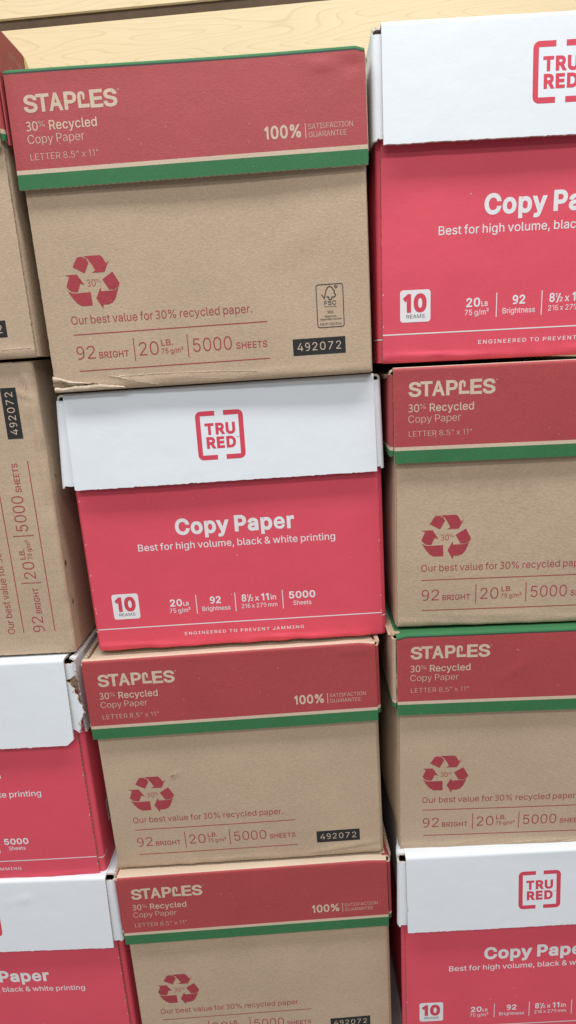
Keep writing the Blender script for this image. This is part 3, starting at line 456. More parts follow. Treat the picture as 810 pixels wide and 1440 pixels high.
def art_red_body(body, f, dx=0.0):
    Print = lambda q: OffsetPrint(q, dx, 0)
    p = Print(f)
    p.text('Copy Paper', 88.8, 205.0, 120.2, 14.6, 32, 'ink_white'); p.text('Best for high volume, black & white printing', 50.3, 244.0, 105.2, 6.9, 5, 'ink_white')
    p.build('title_lettering', body)
    p = Print(f)
    p.poly(rrect(17.2, 34.8, 43.8, 61.8, 2.6), 'ink_white')
    p.text('10', 19.6, 40.4, 44.2, 13.2, 46, 'ink_logo', lift=0.00024); p.text('REAMS', 22.7, 38.8, 38.2, 3.1, -2, 'ink_grey', lift=0.00024)
    p.build('ream_badge', body)
    p = Print(f); W = 'ink_white'
    p.text('20', 75.0, 87.2, 45.4, 7.0, 22, W); p.text('LB', 88.4, 93.8, 45.4, 3.8, 15, W); p.text('75 g/m²', 73.9, 94.9, 38.3, 4.6, 4, W)
    p.text('92', 115.4, 126.4, 46.0, 7.0, 22, W); p.text('Brightness', 107.0, 135.3, 38.3, 4.6, 4, W)
    p.text('8', 147.3, 152.0, 46.2, 7.0, 20, W); p.text('1', 152.7, 154.0, 49.6, 3.6, 14, W); p.text('/', 153.4, 157.2, 46.2, 6.4, 8, W); p.text('2', 156.3, 158.8, 46.2, 3.6, 14, W); p.text('x', 160.6, 164.8, 46.2, 5.6, 12, W); p.text('11', 167.0, 174.6, 46.2, 7.0, 22, W); p.text('in', 176.4, 181.9, 46.2, 5.6, 10, W)
    p.text('216 x 279 mm', 146.7, 182.6, 38.8, 4.5, 2, W)
    p.text('5000', 194.9, 221.3, 46.4, 7.0, 22, W); p.text('Sheets', 198.8, 216.9, 39.0, 4.6, 4, W)
    for x in (101.5, 140.8, 188.5): p.strip(x, 35.8, x, 56.0, 0.75, W)
    p.build('specification_lettering', body)
    p = Print(f)
    p.text('ENGINEERED TO PREVENT JAMMING', 86.5, 208.0, 13.4, 3.3, 6, W, track=110)
    p.build('slogan_lettering', body)

# ------------------------------------------------------------------ cartons
GEO = {'S': dict(w=.290, H=.2510, l=.0854, b0=.0026, b1=.0023), 'T': dict(w=.286, H=.2613, l=.0897, b0=-.0011, b1=-.0013)}
DEPTH = 0.440
T2 = 0.0024
NAMES = {'S': 'kraft_carton', 'T': 'red_carton'}
GROUP = {'S': 'kraft paper cartons with red lids', 'T': 'red paper cartons with white lids'}

def carton(code, kind, x, y, z, yaw, roll, label, lt=0.0, bs=(.0035, .0035), ls=None, flare=None, side_flare=(0, 0), sag=.003,
           seed=1, crumple=.0006, lid_ridges=(), body_ridges=(), drop=None, top='kraft', strip=None, inset=(0, 0), fsc=False,
           extend=0.0, side_short=.006, ry=0.0, hole=.006, chamfer=False, notch=None, skip_right=False, bulge=(.002, .002), taper=(0, 0), up=0.0, art_x=0.0, art_z=0.0, lid_x=0.0):
    g = GEO[kind]; w, H, l = g['w'], g['H'] + up, g['l'] + up
    white = kind == 'T'
    root = bpy.data.objects.new(NAMES[kind], None); COL.objects.link(root)
    root.location = (x, y, z); root.rotation_euler = (0, -roll + ry, yaw); root.empty_display_size = .05
    root['label'] = label; root['category'] = 'box'; root['group'] = GROUP[kind]
    bd = .0026; flare = (.0045 if white else .0034) if flare is None else flare
    zl = H - l + lt
    # ---------------- body
    fb = Field(seed * 7 + 1, w, H, .0005, crumple, body_ridges)
    px0, px1 = g['b0'], w - g['b1']
    def ybody(X, Z): return bd + fb(X, Z)
    mb = MB()
    main, edge, back = ('red_coat', 'edge_red', 'kraft') if white else ('kraft', 'edge_kraft', 'kraft')
    X = np.linspace(px0, px1, 110)
    rb = .0035; zt = zl + .012
    arc = [(rb - rb * math.sin(t), rb - rb * math.cos(t)) for t in (0.15, .5, .9, 1.25)]
    rows = [(a, b) for a, b in arc] + [(0.0, q) for q in np.concatenate([np.linspace(rb, .024, 10), np.linspace(.024, zt, 46)[1:]])]
    z_lo = -extend
    P = np.zeros((len(rows), len(X), 3))
    for i, (dy, zz) in enumerate(rows):
        P[i, :, 0] = X; P[i, :, 1] = ybody(X, np.full_like(X, zz)) + dy; P[i, :, 2] = zz + (z_lo if i < 5 else 0)
    rn = np.random.RandomState(seed)
    jx = rn.normal(0, .00012, (len(rows), 2)); P[:, 0, 0] += jx[:, 0]; P[:, -1, 0] += jx[:, 1]
    mb.sheet(P, .0028, main, back, edge)
    # tub behind the front panel: rounded corners, side walls, back wall
    ox0, ox1 = px0 - bs[0], px1 + bs[1]; yf = bd + .0032; r = .0042
    def plan(off=0.0):
        q = []
        a0, a1 = ox0 - off, ox1 + off; f0 = yf - off; k1 = DEPTH - .004 + off
        for cx, cy, s0 in ((a0 + r, f0 + r, 180), (a1 - r, f0 + r, 270)):
            for i in range(6): t = R(s0 + 90 * i / 5); q.append((cx + r * math.cos(t), cy + r * math.sin(t)))
        for i, yy in enumerate(np.linspace(f0 + r, k1, 12)[1:]): q.append((a1, yy))
        for yy in np.linspace(f0 + r, k1, 12)[1:][::-1]: q.append((a0, yy))
        return q
    q = plan(); n = len(q); zc0, zc1 = .0008 + z_lo, H - .036
    zz = np.concatenate([[zc0], np.linspace(.004, zc1, 20)])
    PP = np.zeros((len(zz), n + 1, 3)); qa = np.array(q + q[:1])
    for i, v in enumerate(zz):
        PP[i, :, :2] = qa; PP[i, :, 2] = v
        side = (qa[:, 1] > yf + .02) & (qa[:, 1] < DEPTH - .02)
        sw = smooth01(.006, .03, v) * (1 - smooth01(zl - .03, zl - .004, v)) * smooth01(yf + .008, yf + .06, qa[:, 1])
        PP[i, :, 0] += np.where(qa[:, 0] > w / 2, bulge[1], -bulge[0]) * sw   # heavy paper presses the side walls out
        PP[i, :, 0] += np.where(qa[:, 0] > w / 2, -taper[1], taper[0]) * smooth01(.012, .05, qa[:, 1])
        PP[i, :, 0] += np.where(side, .0012 * np.sin(v * 40 + qa[:, 1] * 17 + seed) * np.where(qa[:, 0] > w / 2, -.6, .6), 0)
    mb.grid(PP, main)
    o = mb.verts(PP[0, :-1]); mb.face([o + i for i in range(n)][::-1], 'kraft'); o = mb.verts(PP[-1, :-1]); mb.face([o + i for i in range(n)], 'kraft')
    if white:   # the white rule: over the panel, and a little lower round the corner onto the side walls
        q2 = np.array(plan(.00025)); nf = 12 + 11
        ii = [k for k in range(n)]
        order = list(range(nf, n))[::-1][::-1] + list(range(0, nf))
        qq = q2[order]
        z1 = .0210 - .0005; G = np.zeros((2, len(qq), 3)); G[:, :, :2] = qq; G[0, :, 2] = z1; G[1, :, 2] = z1 + .0011
        mb.grid(G, 'ink_white')
    if white:
        p = Print(ybody); p.mb = mb; p.strip(px0 * 1000 + .2, 24.8, px1 * 1000 - .2, 25.2, 1.0, 'ink_white', 3)
        rr = random.Random(seed); p = Print(ybody); p.mb = mb
        for _ in range(9):
            cx, cz, s = rr.uniform(8, 278), rr.uniform(6, 165), rr.choice([.25, .3, .35, .55]); p.poly([(cx + s * math.cos(t) * rr.uniform(.6, 1.3), cz + s * math.sin(t) * rr.uniform(.5, 1)) for t in np.linspace(0, 5.4, 7)], 'dust')
        for _ in range(9):
            cz = rr.uniform(4, 160); cx = rr.choice([px0 * 1000 + .8, px1 * 1000 - .8]); p.poly([(cx - .35, cz - .8), (cx + .3, cz - .6), (cx + .35, cz + .7), (cx - .2, cz + .9)], 'dust')
    body = mb.build('body', root)
    if white:
        art_red_body(body, ybody, art_x)
    else:
        art_kraft_body(body, ybody, fsc)
    # ---------------- lid
    a0, a1 = inset[0], w - inset[1]
    fl = Field(seed * 13 + 5, w, H, .00045, 0, lid_ridges)
    def ylid(X, Z):
        Z = np.asarray(Z, float); t = np.clip((H - Z) / l, 0, 1.1)
        return -flare * t + fl(X, Z) * smooth01(H, H - .012, Z)
    mb = MB(); X = np.linspace(a0, a1, 130); rt = .0026
    if white: main, edge, back = 'white', 'edge_white', 'white_back'
    else: main, edge, back = 'red_kraft', 'edge_kraft', 'kraft'
    zs = list(np.linspace(zl, zl + .0115, 4)) + [zl + .0148] + list(np.linspace(zl + .0148, H - rt - .0013, 17)[1:]) + [H - rt]
    prof = [('p', q) for q in zs] + [('a', t) for t in (.3, .65, 1.0, 1.3, math.pi / 2)] + [('t', q) for q in (rt + .004, .010, .016, .022, .030, .045, .08, .15, .25, .35, DEPTH - .002)]
    P = np.zeros((len(prof), len(X), 3))
    dr = np.zeros_like(X)
    if drop:   # worn, rounded-off upper corner: (side, width, fall)
        for sd, wd, fall in drop:
            dd = (a1 - X) if sd > 0 else (X - a0); dr += fall * (1 - smooth01(0, wd, dd)) ** 1.5
    jag = rn.normal(0, .00016 if white else .00010, len(X))
    if white: jag = np.where(rn.rand(len(X)) < .06, jag - .0008 * rn.rand(len(X)), jag)
    for i, (kd, v) in enumerate(prof):
        P[i, :, 0] = X
        if kd == 'p':
            P[i, :, 1] = ylid(X, np.full_like(X, v)); P[i, :, 2] = v - dr * smooth01(H - .03, H - rt, v)
            if i == 0: P[i, :, 2] += jag
        elif kd == 'a': P[i, :, 1] = rt - rt * math.cos(v); P[i, :, 2] = H - rt + rt * math.sin(v) - dr
        else:
            P[i, :, 1] = v; P[i, :, 2] = H - sag * smooth01(rt, .026, v) - dr * (1 - smooth01(rt, .02, v)) + fl(X * 1.3, np.full_like(X, v)) * .5 * smooth01(rt, .01, v)
    if chamfer:   # clipped lower right corner
        cut = np.clip((X - (a1 - .0075)) / .0075, 0, 1) * .0065
        for i in range(4): P[i, :, 2] += cut * (1 - i / 3.6)
    if notch:
        for i in range(len(zs)): P[i, 0, 0] += .0022 * math.exp(-((zs[i] - zl - notch) / .0022) ** 2)
    npan = len(zs)
    tk = {'kraft': 'kraft_pale', 'green': 'green', 'white': 'white'}['white' if white else top]
    def rowmat(i):
        if white: return 'white'
        if i < 3: return 'green'
        if i == 3: return 'ink_pale'
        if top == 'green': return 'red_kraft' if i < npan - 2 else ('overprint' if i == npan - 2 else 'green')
        if i < npan + 2: return 'red_kraft'
        return tk
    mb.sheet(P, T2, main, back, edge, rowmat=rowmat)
    lsv = ls or ((bs[0] - g['b0'] + .0028, bs[1] - g['b1'] + .0028))
    e0, e1 = a0 - lsv[0], a1 + lsv[1]; r2 = .004; fy = T2 + .0004; zsb = zl + side_short; zh = H - hole
    stripm = strip or main
    for sd in (0, 1):
        if sd == 1 and skip_right: continue
        ex = e0 if sd == 0 else e1; s = -1 if sd == 0 else 1
        pth = [(ex - s * (lsv[sd] + .006), fy), (ex - s * (lsv[sd] * .6 + .001), fy), (ex - s * r2, fy)]
        pth += [(ex - s * r2 + s * r2 * math.sin(t), fy + r2 - r2 * math.cos(t)) for t in (.3, .6, .9, 1.2, math.pi / 2)]
        pth += [(ex, v) for v in np.linspace(fy + r2, DEPTH - .001, 14)[1:]]
        if sd == 0: pth = pth[::-1]
        pth = np.array(pth)
        zv = [zsb, zsb + .0055, zsb + .0088] + list(np.linspace(zsb + .0088, zh, 9)[1:])
        A = np.zeros((len(zv), len(pth), 3))
        for i, v in enumerate(zv):
            A[i, :, 0] = pth[:, 0]; A[i, :, 1] = pth[:, 1]; A[i, :, 2] = v
            t = (H - v) / l
            A[i, :, 0] += s * side_flare[sd] * t * np.where(np.abs(pth[:, 0] - ex) < r2 * 1.05, 1, .45) * np.exp(-np.maximum(pth[:, 1] - .02, 0) / .15)
            A[i, :, 0] -= s * taper[sd] * smooth01(.012, .05, pth[:, 1])
            A[i, :, 1] -= flare * .8 * t * np.exp(-np.maximum(pth[:, 1] - .003, 0) / .02)
        A[0, :, 2] += rn.normal(0, .0004, len(pth)) - (.002 * np.exp(-((pth[:, 1] - fy) / .006) ** 2) * (np.abs(pth[:, 0] - ex) < r2) if white else 0)
        rm = (lambda i: 'white') if white else (lambda i: 'green' if i == 0 else ('ink_pale' if i == 1 else stripm))
        mb.sheet(A, .0020, main, back, edge, rowmat=rm)
        # upper fold of the side wall into the top
        pr = [(ex, zh)] + [(ex - s * r2 * (1 - math.cos(t)), H - .0006 - r2 + r2 * math.sin(t)) for t in (0, .4, .8, 1.2, math.pi / 2)] + [(ex - s * (lsv[sd] + .004), H - .0006)]
        yy = np.concatenate([[.0075, .014, .022, .03], np.linspace(.06, DEPTH - .001, 8)])
        if sd == 0: yy = yy[::-1]
        Bq = np.zeros((len(pr), len(yy), 3))
        for i, (xx, v) in enumerate(pr):
            Bq[i, :, 0] = xx - s * taper[sd] * smooth01(.012, .05, yy); Bq[i, :, 1] = yy; Bq[i, :, 2] = v - (sag + .0004) * smooth01(rt, .026, yy) * (1 if i > 0 else 0)
        mb.sheet(Bq, .0020, stripm, back, edge)
    G = np.zeros((2, 2, 3)); G[:, :, 1] = DEPTH; G[0, :, 2] = zl; G[1, :, 2] = H - sag - .001; G[:, 0, 0] = e1; G[:, 1, 0] = e0
    mb.sheet(G, .002, main, back, edge)
    lid = mb.build('lid', root)
    if white: art_red_lid(lid, ylid, lid_x, art_z)
    else: art_kraft_lid(lid, ylid, lt * 1000 + art_z)
    return root, body, lid, ybody, ylid

def patch(mb, up, lo, n, f, proud, amp, key, seed, edge='edge_kraft'):
    """crumpled scrap of liner between two outlines (mm), lying on the face f"""
    rn = np.random.RandomState(seed)
    def res(L):
        L = np.array(L, float); d = np.r_[0, np.cumsum(np.hypot(*np.diff(L, axis=0).T))]; t = np.linspace(0, d[-1], n)
        return np.stack([np.interp(t, d, L[:, 0]), np.interp(t, d, L[:, 1])], 1)
    U, Lw = res(up), res(lo); m = 6
    P = np.zeros((m, n, 3))
    for i in range(m):
        t = i / (m - 1); q = (Lw * (1 - t) + U * t) + rn.normal(0, .12, (n, 2)); q /= 1000
        P[i, :, 0] = q[:, 0]; P[i, :, 2] = q[:, 1]
        P[i, :, 1] = f(q[:, 0], q[:, 1]) - proud * (math.sin(math.pi * t) * .7 + .3) + rn.normal(0, amp, n)
    mb.sheet(P, .0005, key, 'medium', edge)

WORLD = 0.16
LAMP_Z = 2.4
LAMPS = (('front row', -.46, 33.0), ('second row', -1.8, 27.0), ('third row', -3.3, 27.0))
EXPO = 0.36

# ------------------------------------------------------------------ the cartons as they stand
B = {}
B['M1'] = carton('M1', 'S', -.1478, .0085, .7615, -.0115, .0059, 'kraft carton with red lid on top of the middle stack, lower left corner torn', lt=.0013,
    bs=(.0003, .0018), ls=(.0012, .0014), bulge=(.001, .001), seed=1, top='green', fsc=True, up=.0028, strip='kraft_pale', drop=[(1, .009, .002), (-1, .27, -.0026)], crumple=.0005,
    lid_ridges=[(.235, .2455, .272, .2385, .0022, .0010), (.268, .239, .290, .2405, .003, -.0012)],
    body_ridges=[(.060, .0085, .160, .0075, .0016, .0007), (.055, .012, .095, .002, .0016, .0009), (.16, .006, .24, .009, .002, .0005), (.2, .1, .26, .13, .012, .0006)])
B['M2'] = carton('M2', 'T', -.1409, .0192, .4985, .0026, .0075, 'red carton with white lid in the middle stack, between two kraft cartons', bs=(.0040, .0045), ls=(.0085, .0066),
    seed=2, flare=.0056, side_flare=(.0060, .0010), side_short=.004, crumple=.0014, sag=.002, lid_ridges=[(.02, .17, .12, .176, .02, .0006)])
B['M3'] = carton('M3', 'S', -.1511, -.0031, .2505, .0118, .0127, 'kraft carton with red lid directly under the middle red carton', bs=(.0030, .0036), ls=(.0034, .0040), seed=3, bulge=(.003, .004), sag=.0085,
    drop=[(1, .02, .0022)], lid_ridges=[(.250, .2435, .289, .2425, .0022, .0012), (.08, .246, .15, .2475, .002, .0005)],
    body_ridges=[(.072, .112, .082, .116, .002, .0010), (.21, .006, .288, .016, .003, .0010)])
B['M4'] = carton('M4', 'S', -.1473, -.0131, 0, .0285, .0053, 'kraft carton with red lid at the bottom of the middle stack, between two white lids', lt=.0007, bs=(.0030, .0040), ls=(.0038, .0048), seed=4, sag=.004,
    drop=[(1, .03, .0015)], lid_ridges=[(.20, .246, .285, .2455, .0022, .0009)], body_ridges=[(.01, .147, .09, .149, .0025, .0007), (.16, .149, .285, .151, .0025, .0006)], extend=.03)
B['R1'] = carton('R1', 'T', .1522, .0107, .7697, -.0038, -.0109, 'red carton with white lid on top of the right stack, beside the topmost kraft carton', lt=.003, bs=(.0040, .0045), ls=(.0076, .0085),
    seed=5, up=.0030, art_x=-2.7, art_z=6.0, flare=.0068, side_flare=(.0004, .001), crumple=.0014, side_short=.006, hole=.008)
B['R2'] = carton('R2', 'S', .1565, .0044, .5151, -.0196, -.0104, 'kraft carton with red lid directly under the top red carton of the right stack', bs=(.0012, .0030), ls=(.0036, .0040), seed=6, art_z=2.2, sag=.005,
    body_ridges=[(.02, .012, .16, .010, .003, .0004)])
B['R3'] = carton('R3', 'S', .1536, -.0084, .2643, -.0077, -.0088, 'kraft carton with green top edge on its lid, standing on the lowest right carton', bs=(.0012, .0030), ls=(.0042, .0040), seed=7, art_z=2.2, bulge=(.0065, .002), top='green',
    strip='kraft', sag=.004, drop=[(-1, .012, .0022)], lid_ridges=[(.0, .243, .03, .2455, .002, .0009), (.1, .2, .13, .22, .004, .0006)], body_ridges=[(.04, .005, .10, .009, .002, .0008), (.1, .007, .2, .004, .002, .0006)])
B['R4'] = carton('R4', 'T', .1594, -.0203, .0065, .0096, -.0001, 'red carton with white lid at the bottom of the right stack, under a kraft carton', lt=-.0015, bs=(.0040, .0045), ls=(.0082, .0085), seed=8, art_x=-4.0, lid_x=-2.2,
    flare=.0056, side_flare=(.0020, .001), side_short=.006, hole=.008, notch=.030, taper=(.008, 0), extend=.0365)
B['L1'] = carton('L1', 'S', -.4439, .0018, .7928, .001, .0031, 'kraft carton with red lid standing on the kraft carton that lies on its side', bs=(.0030, .0012), ls=(.0040, .0030), seed=9, inset=(0, .0020), up=.002, bulge=(.002, .001), sag=.003,
    body_ridges=[(.18, .0075, .285, .009, .0016, .0006)])
# the one that lies on its side: its base faces right, its lid is to the left
B['L2'] = carton('L2', 'S', -.4047 + .2409, .0087, .5042 - .0012, .0061, -.0028, 'kraft carton lying on its side, its printed lines running upwards, above a torn white lid', bs=(.0006, .0006), ls=(.0024, .0024), seed=10,
    ry=-math.pi / 2, crumple=.0011, body_ridges=[(.255, .004, .262, .020, .002, .0010), (.268, .008, .284, .012, .003, .0012), (.235, .012, .255, .011, .003, .0010), (.16, .004, .27, .006, .0022, .0009)])
B['L3'] = carton('L3', 'T', -.4587, -.0032, .2433, .0036, -.0009, 'red carton whose white lid is torn open at its right corner', lt=-.0030, bs=(.0040, .0062), ls=(.0085, .0090), seed=11, art_x=-4.8,
    flare=.0056, chamfer=True, crumple=.0012, skip_right=True, sag=.003)
B['L4'] = carton('L4', 'T', -.4497, -.0031, -.015, -.0108, 0, 'red carton with whole white lid, under the carton with the torn white lid', lt=.0007, bs=(.0040, .0055), ls=(.0085, .0090), seed=12, art_x=-2.0,
    flare=.0056, side_flare=(.001, .0015), hole=.007, sag=.003, lid_ridges=[(.186, .2365, .204, .2405, .003, .0010), (.17, .2335, .186, .2345, .002, .0006)], extend=.015)

# torn lower left corner of the top middle carton
root, body, lid, f, _ = B['M1']
mb = MB()
patch(mb, [(1.5, 14.5), (8, 12.8), (16, 9.8), (30, 7.6), (42, 6.4)], [(1.5, 9.6), (9, 9.9), (16, 7.2), (28, 6.6), (41, 6.2)], 26, f, .0012, .00018, 'kraft_pale', 1)
patch(mb, [(2.0, 5.2), (10, 4.0), (20, 5.4), (34, 5.6), (44, 5.4), (66, 2.2)], [(2.0, .6), (12, .6), (24, .9), (38, 1.2), (52, 1.0), (66, .8)], 30, f, .0016, .00022, 'kraft_pale', 2)
patch(mb, [(1.0, 9.6), (9, 9.6), (16, 7.0), (28, 6.5), (39, 6.4)], [(1.0, 4.8), (10, 3.6), (20, 5.0), (33, 5.4), (39, 5.7)], 22, f, .0008, .0004, 'medium', 3)
mb.build('torn_corner', body)
p = Print(f, .0004)
for a in ((52, 12.6, 62, 10.8), (62, 10.8, 76, 6.4), (76, 6.4, 96, 2.2), (62, 11.6, 96, 11.8), (96, 11.8, 150, 10.4), (150, 10.4, 186, 8.6), (110, 6.4, 150, 4.8)):
    p.strip(*a, .8, 'kraft_pale', 2.0, jit=.8, seed=int(a[0]))
p.build('worn_crease', body)
# worn creases of other cartons
def creases(k, L, part=1):
    p = None
    for i, a in enumerate(L):
        if p is None or (k != 'R2' and a[:2] != end):
            if p: p.build('worn_crease', B[k][part])
            p = Print(B[k][3] if part == 1 else B[k][4], .0004)
        p.strip(*a[:4], a[4], a[5] if len(a) > 5 else 'kraft_pale', 2.0, jit=.8, seed=i); end = a[2:4]
    p.build('worn_crease', B[k][part])
creases('M3', [(210, 4.2, 262, 7.8, .7), (262, 7.8, 286, 16, .6), (72, 113, 80, 116, .6, 'medium')])
creases('R3', [(70, 6.6, 92, 9.0, .5), (94, 5.0, 150, 8.6, .5), (150, 4.0, 210, 9.0, .5)])
creases('R2', [(20 + i * 7.5 + (i % 3), 6 + (i % 2) * 2, 21 + i * 7.5 + (i % 3), 13 + (i % 4), .55) for i in range(13)])
creases('L1', [(186, 7.2, 240, 8.2, .6), (240, 8.2, 284, 9.0, .7)])
creases('L2', [(285, 13, 268, 15, .6), (268, 9, 255, 12, .5), (284, 14, 286, 30, .5)])
creases('M4', [(8, 147, 88, 149.5, .45), (168, 149.5, 284, 151.5, .45)])
# reddish stains on the base of the carton on its side (its base is its right-hand face)
for cx, cy, s, sd in ((.094, .012, .0026, 1), (.052, .016, .0020, 2), (.180, .02, .0014, 3)):
    rr = random.Random(sd); mb = MB()
    P = [(cx + s * 1.5 * math.cos(t) * rr.uniform(.6, 1.2), cy + s * .8 * math.sin(t) * rr.uniform(.6, 1.2), .0005) for t in np.linspace(0, 5.7, 10)]
    o = mb.verts(P); mb.face([o + i for i in range(len(P))][::-1], 'stain')
    mb.build('stain', B['L2'][1])

# torn right corner of the white lid in the left stack
root, body, lid, f, fl = B['L3']
w, H = .286, .2613; a1 = w
mb = MB(); ex = w + .0085
def flat(pts_up, pts_lo, n, key, seed, jit=.0003, t=.002):
    rn = np.random.RandomState(seed)
    def res(L):
        L = np.array(L, float); d = np.r_[0, np.cumsum(np.linalg.norm(np.diff(L, axis=0), axis=1))]; s = np.linspace(0, d[-1], n)
        return np.stack([np.interp(s, d, L[:, k]) for k in range(3)], 1)
    U, Lo = res(pts_up), res(pts_lo); m = 9
    P = np.stack([Lo * (1 - i / (m - 1)) + U * (i / (m - 1)) for i in range(m)])
    P[0] += rn.normal(0, jit, P[0].shape); P[-1] += rn.normal(0, jit, P[-1].shape)
    mb.sheet(P, t, key, 'white_back', 'edge_kraft')
zt = H - .007
# upper piece of the corner, still folded round
flat([(w - .005, .003, zt), (w + .004, .003, zt), (w + .0065, .004, zt), (w + .0085, .0075, zt), (w + .0085, .012, zt)],
     [(w - .005, .003, H - .0235), (w + .002, .003, H - .0235), (w + .0060, .004, H - .0205), (w + .0085, .0075, H - .021), (w + .0085, .012, H - .020)], 14, 'white', 1)
# loose lower piece bent forward, with a ragged diagonal edge
flat([(w - .006, .0024, H - .0245), (w + .0015, .0015, H - .0260), (w + .0050, .0010, H - .0330), (w + .0072, .0006, H - .0385), (w + .0100, .0004, H - .0500), (w + .0125, .0004, H - .0545)],
     [(w - .006, .0004, H - .0785), (w + .001, .0000, H - .0790), (w + .0035, -.0004, H - .0805), (w + .0062, -.0006, H - .0820), (w + .0082, -.0004, H - .0700), (w + .0122, .0002, H - .0590)], 22, 'white', 2, .0004)
# scrap of torn liner along the tear, and the ragged side wall behind it
flat([(w + .0015, .0042, H - .0215), (w + .0070, .0052, H - .0225), (w + .0082, .0060, H - .0270)],
     [(w + .0025, .0042, H - .0275), (w + .0066, .0048, H - .0350), (w + .0086, .0062, H - .0420)], 12, 'medium', 3, .0006, .001)
zz = [H - .0868, H - .074, H - .06, H - .045, H - .03, H - .015, H - .0045]; yy = np.array([.0065, .010, .018, .035, .06, .1, .2, .3, .42])
P = np.zeros((len(zz), len(yy), 3)); rn = np.random.RandomState(4)
for i, z in enumerate(zz):
    P[i, :, 0] = ex + .0012 * (1 - (z - zz[0]) / .09); P[i, :, 1] = yy; P[i, :, 2] = z
    P[i, 0, 1] += rn.uniform(-.002, .002)
mb.sheet(P, .002, 'white', 'white_back', 'edge_white')
Q = np.zeros((3, len(yy), 3))
for i, (xx, z) in enumerate(((ex, H - .0045), (ex - .0012, H - .0018), (ex - .0045, H - .0008))):
    Q[i, :, 0] = xx; Q[i, :, 1] = yy; Q[i, :, 2] = z - (.0034 if i else 0) * smooth01(.0026, .026, yy)
mb.sheet(Q, .002, 'white', 'white_back', 'edge_white')
mb.build('torn_side', lid)

# small dark barcode edge on the side of that carton
mb = MB(); xs = w + .0013 + .0062 + .0016
o = mb.verts([(xs, .030, .046), (xs, .075, .046), (xs, .075, .074), (xs, .030, .074)]); mb.face((o, o + 1, o + 2, o + 3), 'ink_white')
for i in range(7):
    y0 = .034 + i * .005; o = mb.verts([(xs + .0003, y0, .049), (xs + .0003, y0 + .0022, .049), (xs + .0003, y0 + .0022, .071), (xs + .0003, y0, .071)]); mb.face((o, o + 1, o + 2, o + 3), 'ink_black')
mb.build('barcode_label', body)

# second board layer on the lid side of the top left carton: rounded end, cream cut edge, lettering
root, body, lid, f, fl = B['L1']
xs = .290 - .0020 + .0030 + .0012
mb = MB(); yy = list(np.linspace(.0035, .060, 12)) + [.064, .068, .071, .0735, .075]
top = [.2575] * 12 + [.2572, .2562, .2540, .2500, .2440]
P = np.zeros((8, len(yy), 3))
for i in range(8):
    P[i, :, 0] = xs + .0012; P[i, :, 1] = yy; P[i, :, 2] = .169 + (np.array(top) - .169) * i / 7
mb.sheet(P, .0012, 'red_kraft', 'kraft', 'cream', edges=('red_kraft', 'red_kraft', 'red_kraft', 'cream'))
Q = P[:, -5:].copy(); Q[:, :, 0] += .0003; mb.grid(Q, 'cream')
sf = mb.build('side_flap', lid)
p = Print(lambda X, Z: np.zeros_like(np.asarray(X, float)), .0003)
p.text('LETTER', 29.5, 54.5, 242.2, 4.6, -14, 'ink_pale'); p.text('Copy Paper', 26, 68, 228, 6.4, -15, 'ink_pale')
o = p.build('side_lettering', sf)
for v in o.data.vertices: v.co = (xs + .0012 - v.co.y, v.co.x, v.co.z)

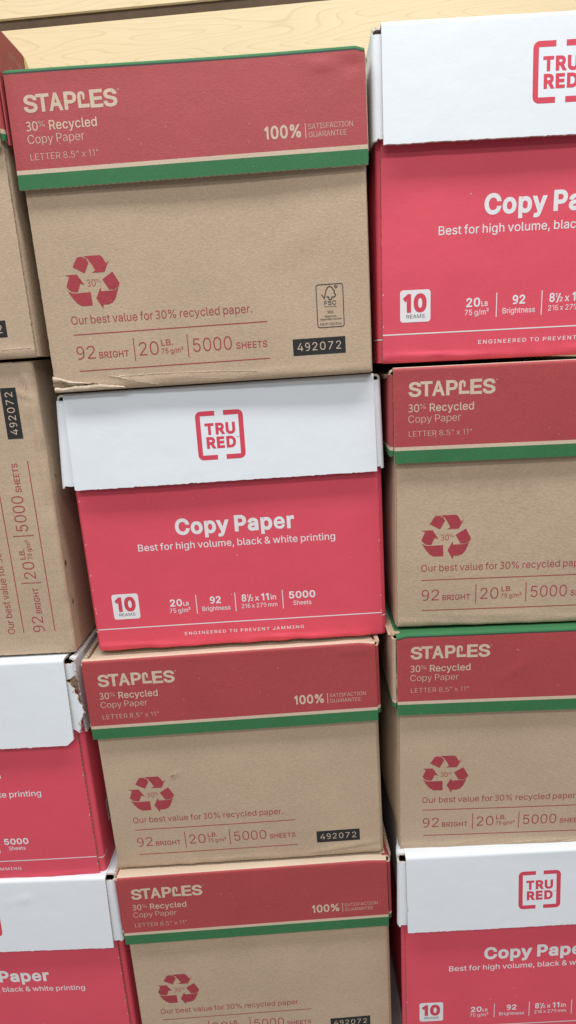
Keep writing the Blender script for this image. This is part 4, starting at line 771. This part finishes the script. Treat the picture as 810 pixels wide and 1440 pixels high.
# ------------------------------------------------------------------ slat wall behind the stacks
wall = bpy.data.objects.new('slat_wall', None); COL.objects.link(wall)
wall.location = (-.332, .500, 1.268); wall.rotation_euler = (0, 0, R(-2.49)); wall.empty_display_size = .1
wall['label'] = 'pale birch slat wall with a dark brown slot behind the stacks'; wall['category'] = 'wall'
def board_mesh(lo, hi):
    import bmesh
    bm = bmesh.new(); bmesh.ops.create_cube(bm, size=1)
    for v in bm.verts: v.co = [lo[k] + (v.co[k] + .5) * (hi[k] - lo[k]) for k in range(3)]
    bmesh.ops.bevel(bm, geom=[e for e in bm.edges], offset=.0012, segments=2, affect='EDGES')
    me = bpy.data.meshes.new('board'); bm.to_mesh(me); bm.free(); me.materials.append(M['wood']); return me
for lo, hi in (((-2, 0, .0135), (2.4, .018, .30)), ((-2, 0, -.30), (2.4, .018, 0)), ((-2, 0, -1.32), (2.4, .018, -.3135))):
    o = bpy.data.objects.new('board', board_mesh(lo, hi)); COL.objects.link(o); o.parent = wall
mb = MB(); mb.box((-2, .0035, -1.32), (2.4, .030, .30), 'groove'); mb.build('slot_backing', wall)

mb = MB(); mb.box((-2, -3, -.09), (2.4, .6, -.0305), 'floor'); o = mb.build('floor', None); o['kind'] = 'structure'

# ------------------------------------------------------------------ light: rows of ceiling lamps, and the bright shop around
world = bpy.data.worlds.new('World'); sc.world = world; world.use_nodes = True
bg = world.node_tree.nodes['Background']; bg.inputs['Color'].default_value = (.95, .98, 1.0, 1); bg.inputs['Strength'].default_value = WORLD
for name, y, pw in LAMPS:
    d = bpy.data.lights.new('ceiling_lamp', 'AREA'); d.shape = 'RECTANGLE'; d.size = 2.4; d.size_y = .30; d.energy = pw; d.color = (1, .985, .96)
    o = bpy.data.objects.new('ceiling_lamp', d); COL.objects.link(o); o.location = (.0, y, LAMP_Z)

cam = bpy.data.cameras.new('camera'); co = bpy.data.objects.new('camera', cam); COL.objects.link(co)
pi_, ya, ro = -.2478, -.0195, -.0607
fw = Vector((math.sin(ya) * math.cos(pi_), math.cos(ya) * math.cos(pi_), math.sin(pi_)))
rt = fw.cross(Vector((0, 0, 1))).normalized(); up = rt.cross(fw)
r2 = rt * math.cos(ro) + up * math.sin(ro); u2 = up * math.cos(ro) - rt * math.sin(ro)
from mathutils import Matrix
co.matrix_world = Matrix(((r2.x, u2.x, -fw.x, .0692), (r2.y, u2.y, -fw.y, -.5643), (r2.z, u2.z, -fw.z, .784), (0, 0, 0, 1)))
cam.sensor_fit = 'VERTICAL'; cam.sensor_height = 24; cam.lens = 879.65 / 1440 * 24; cam.clip_start = .02; cam.clip_end = 50
sc.camera = co
sc.view_settings.view_transform = 'Standard'; sc.view_settings.look = 'None'; sc.view_settings.exposure = EXPO; sc.view_settings.gamma = 1
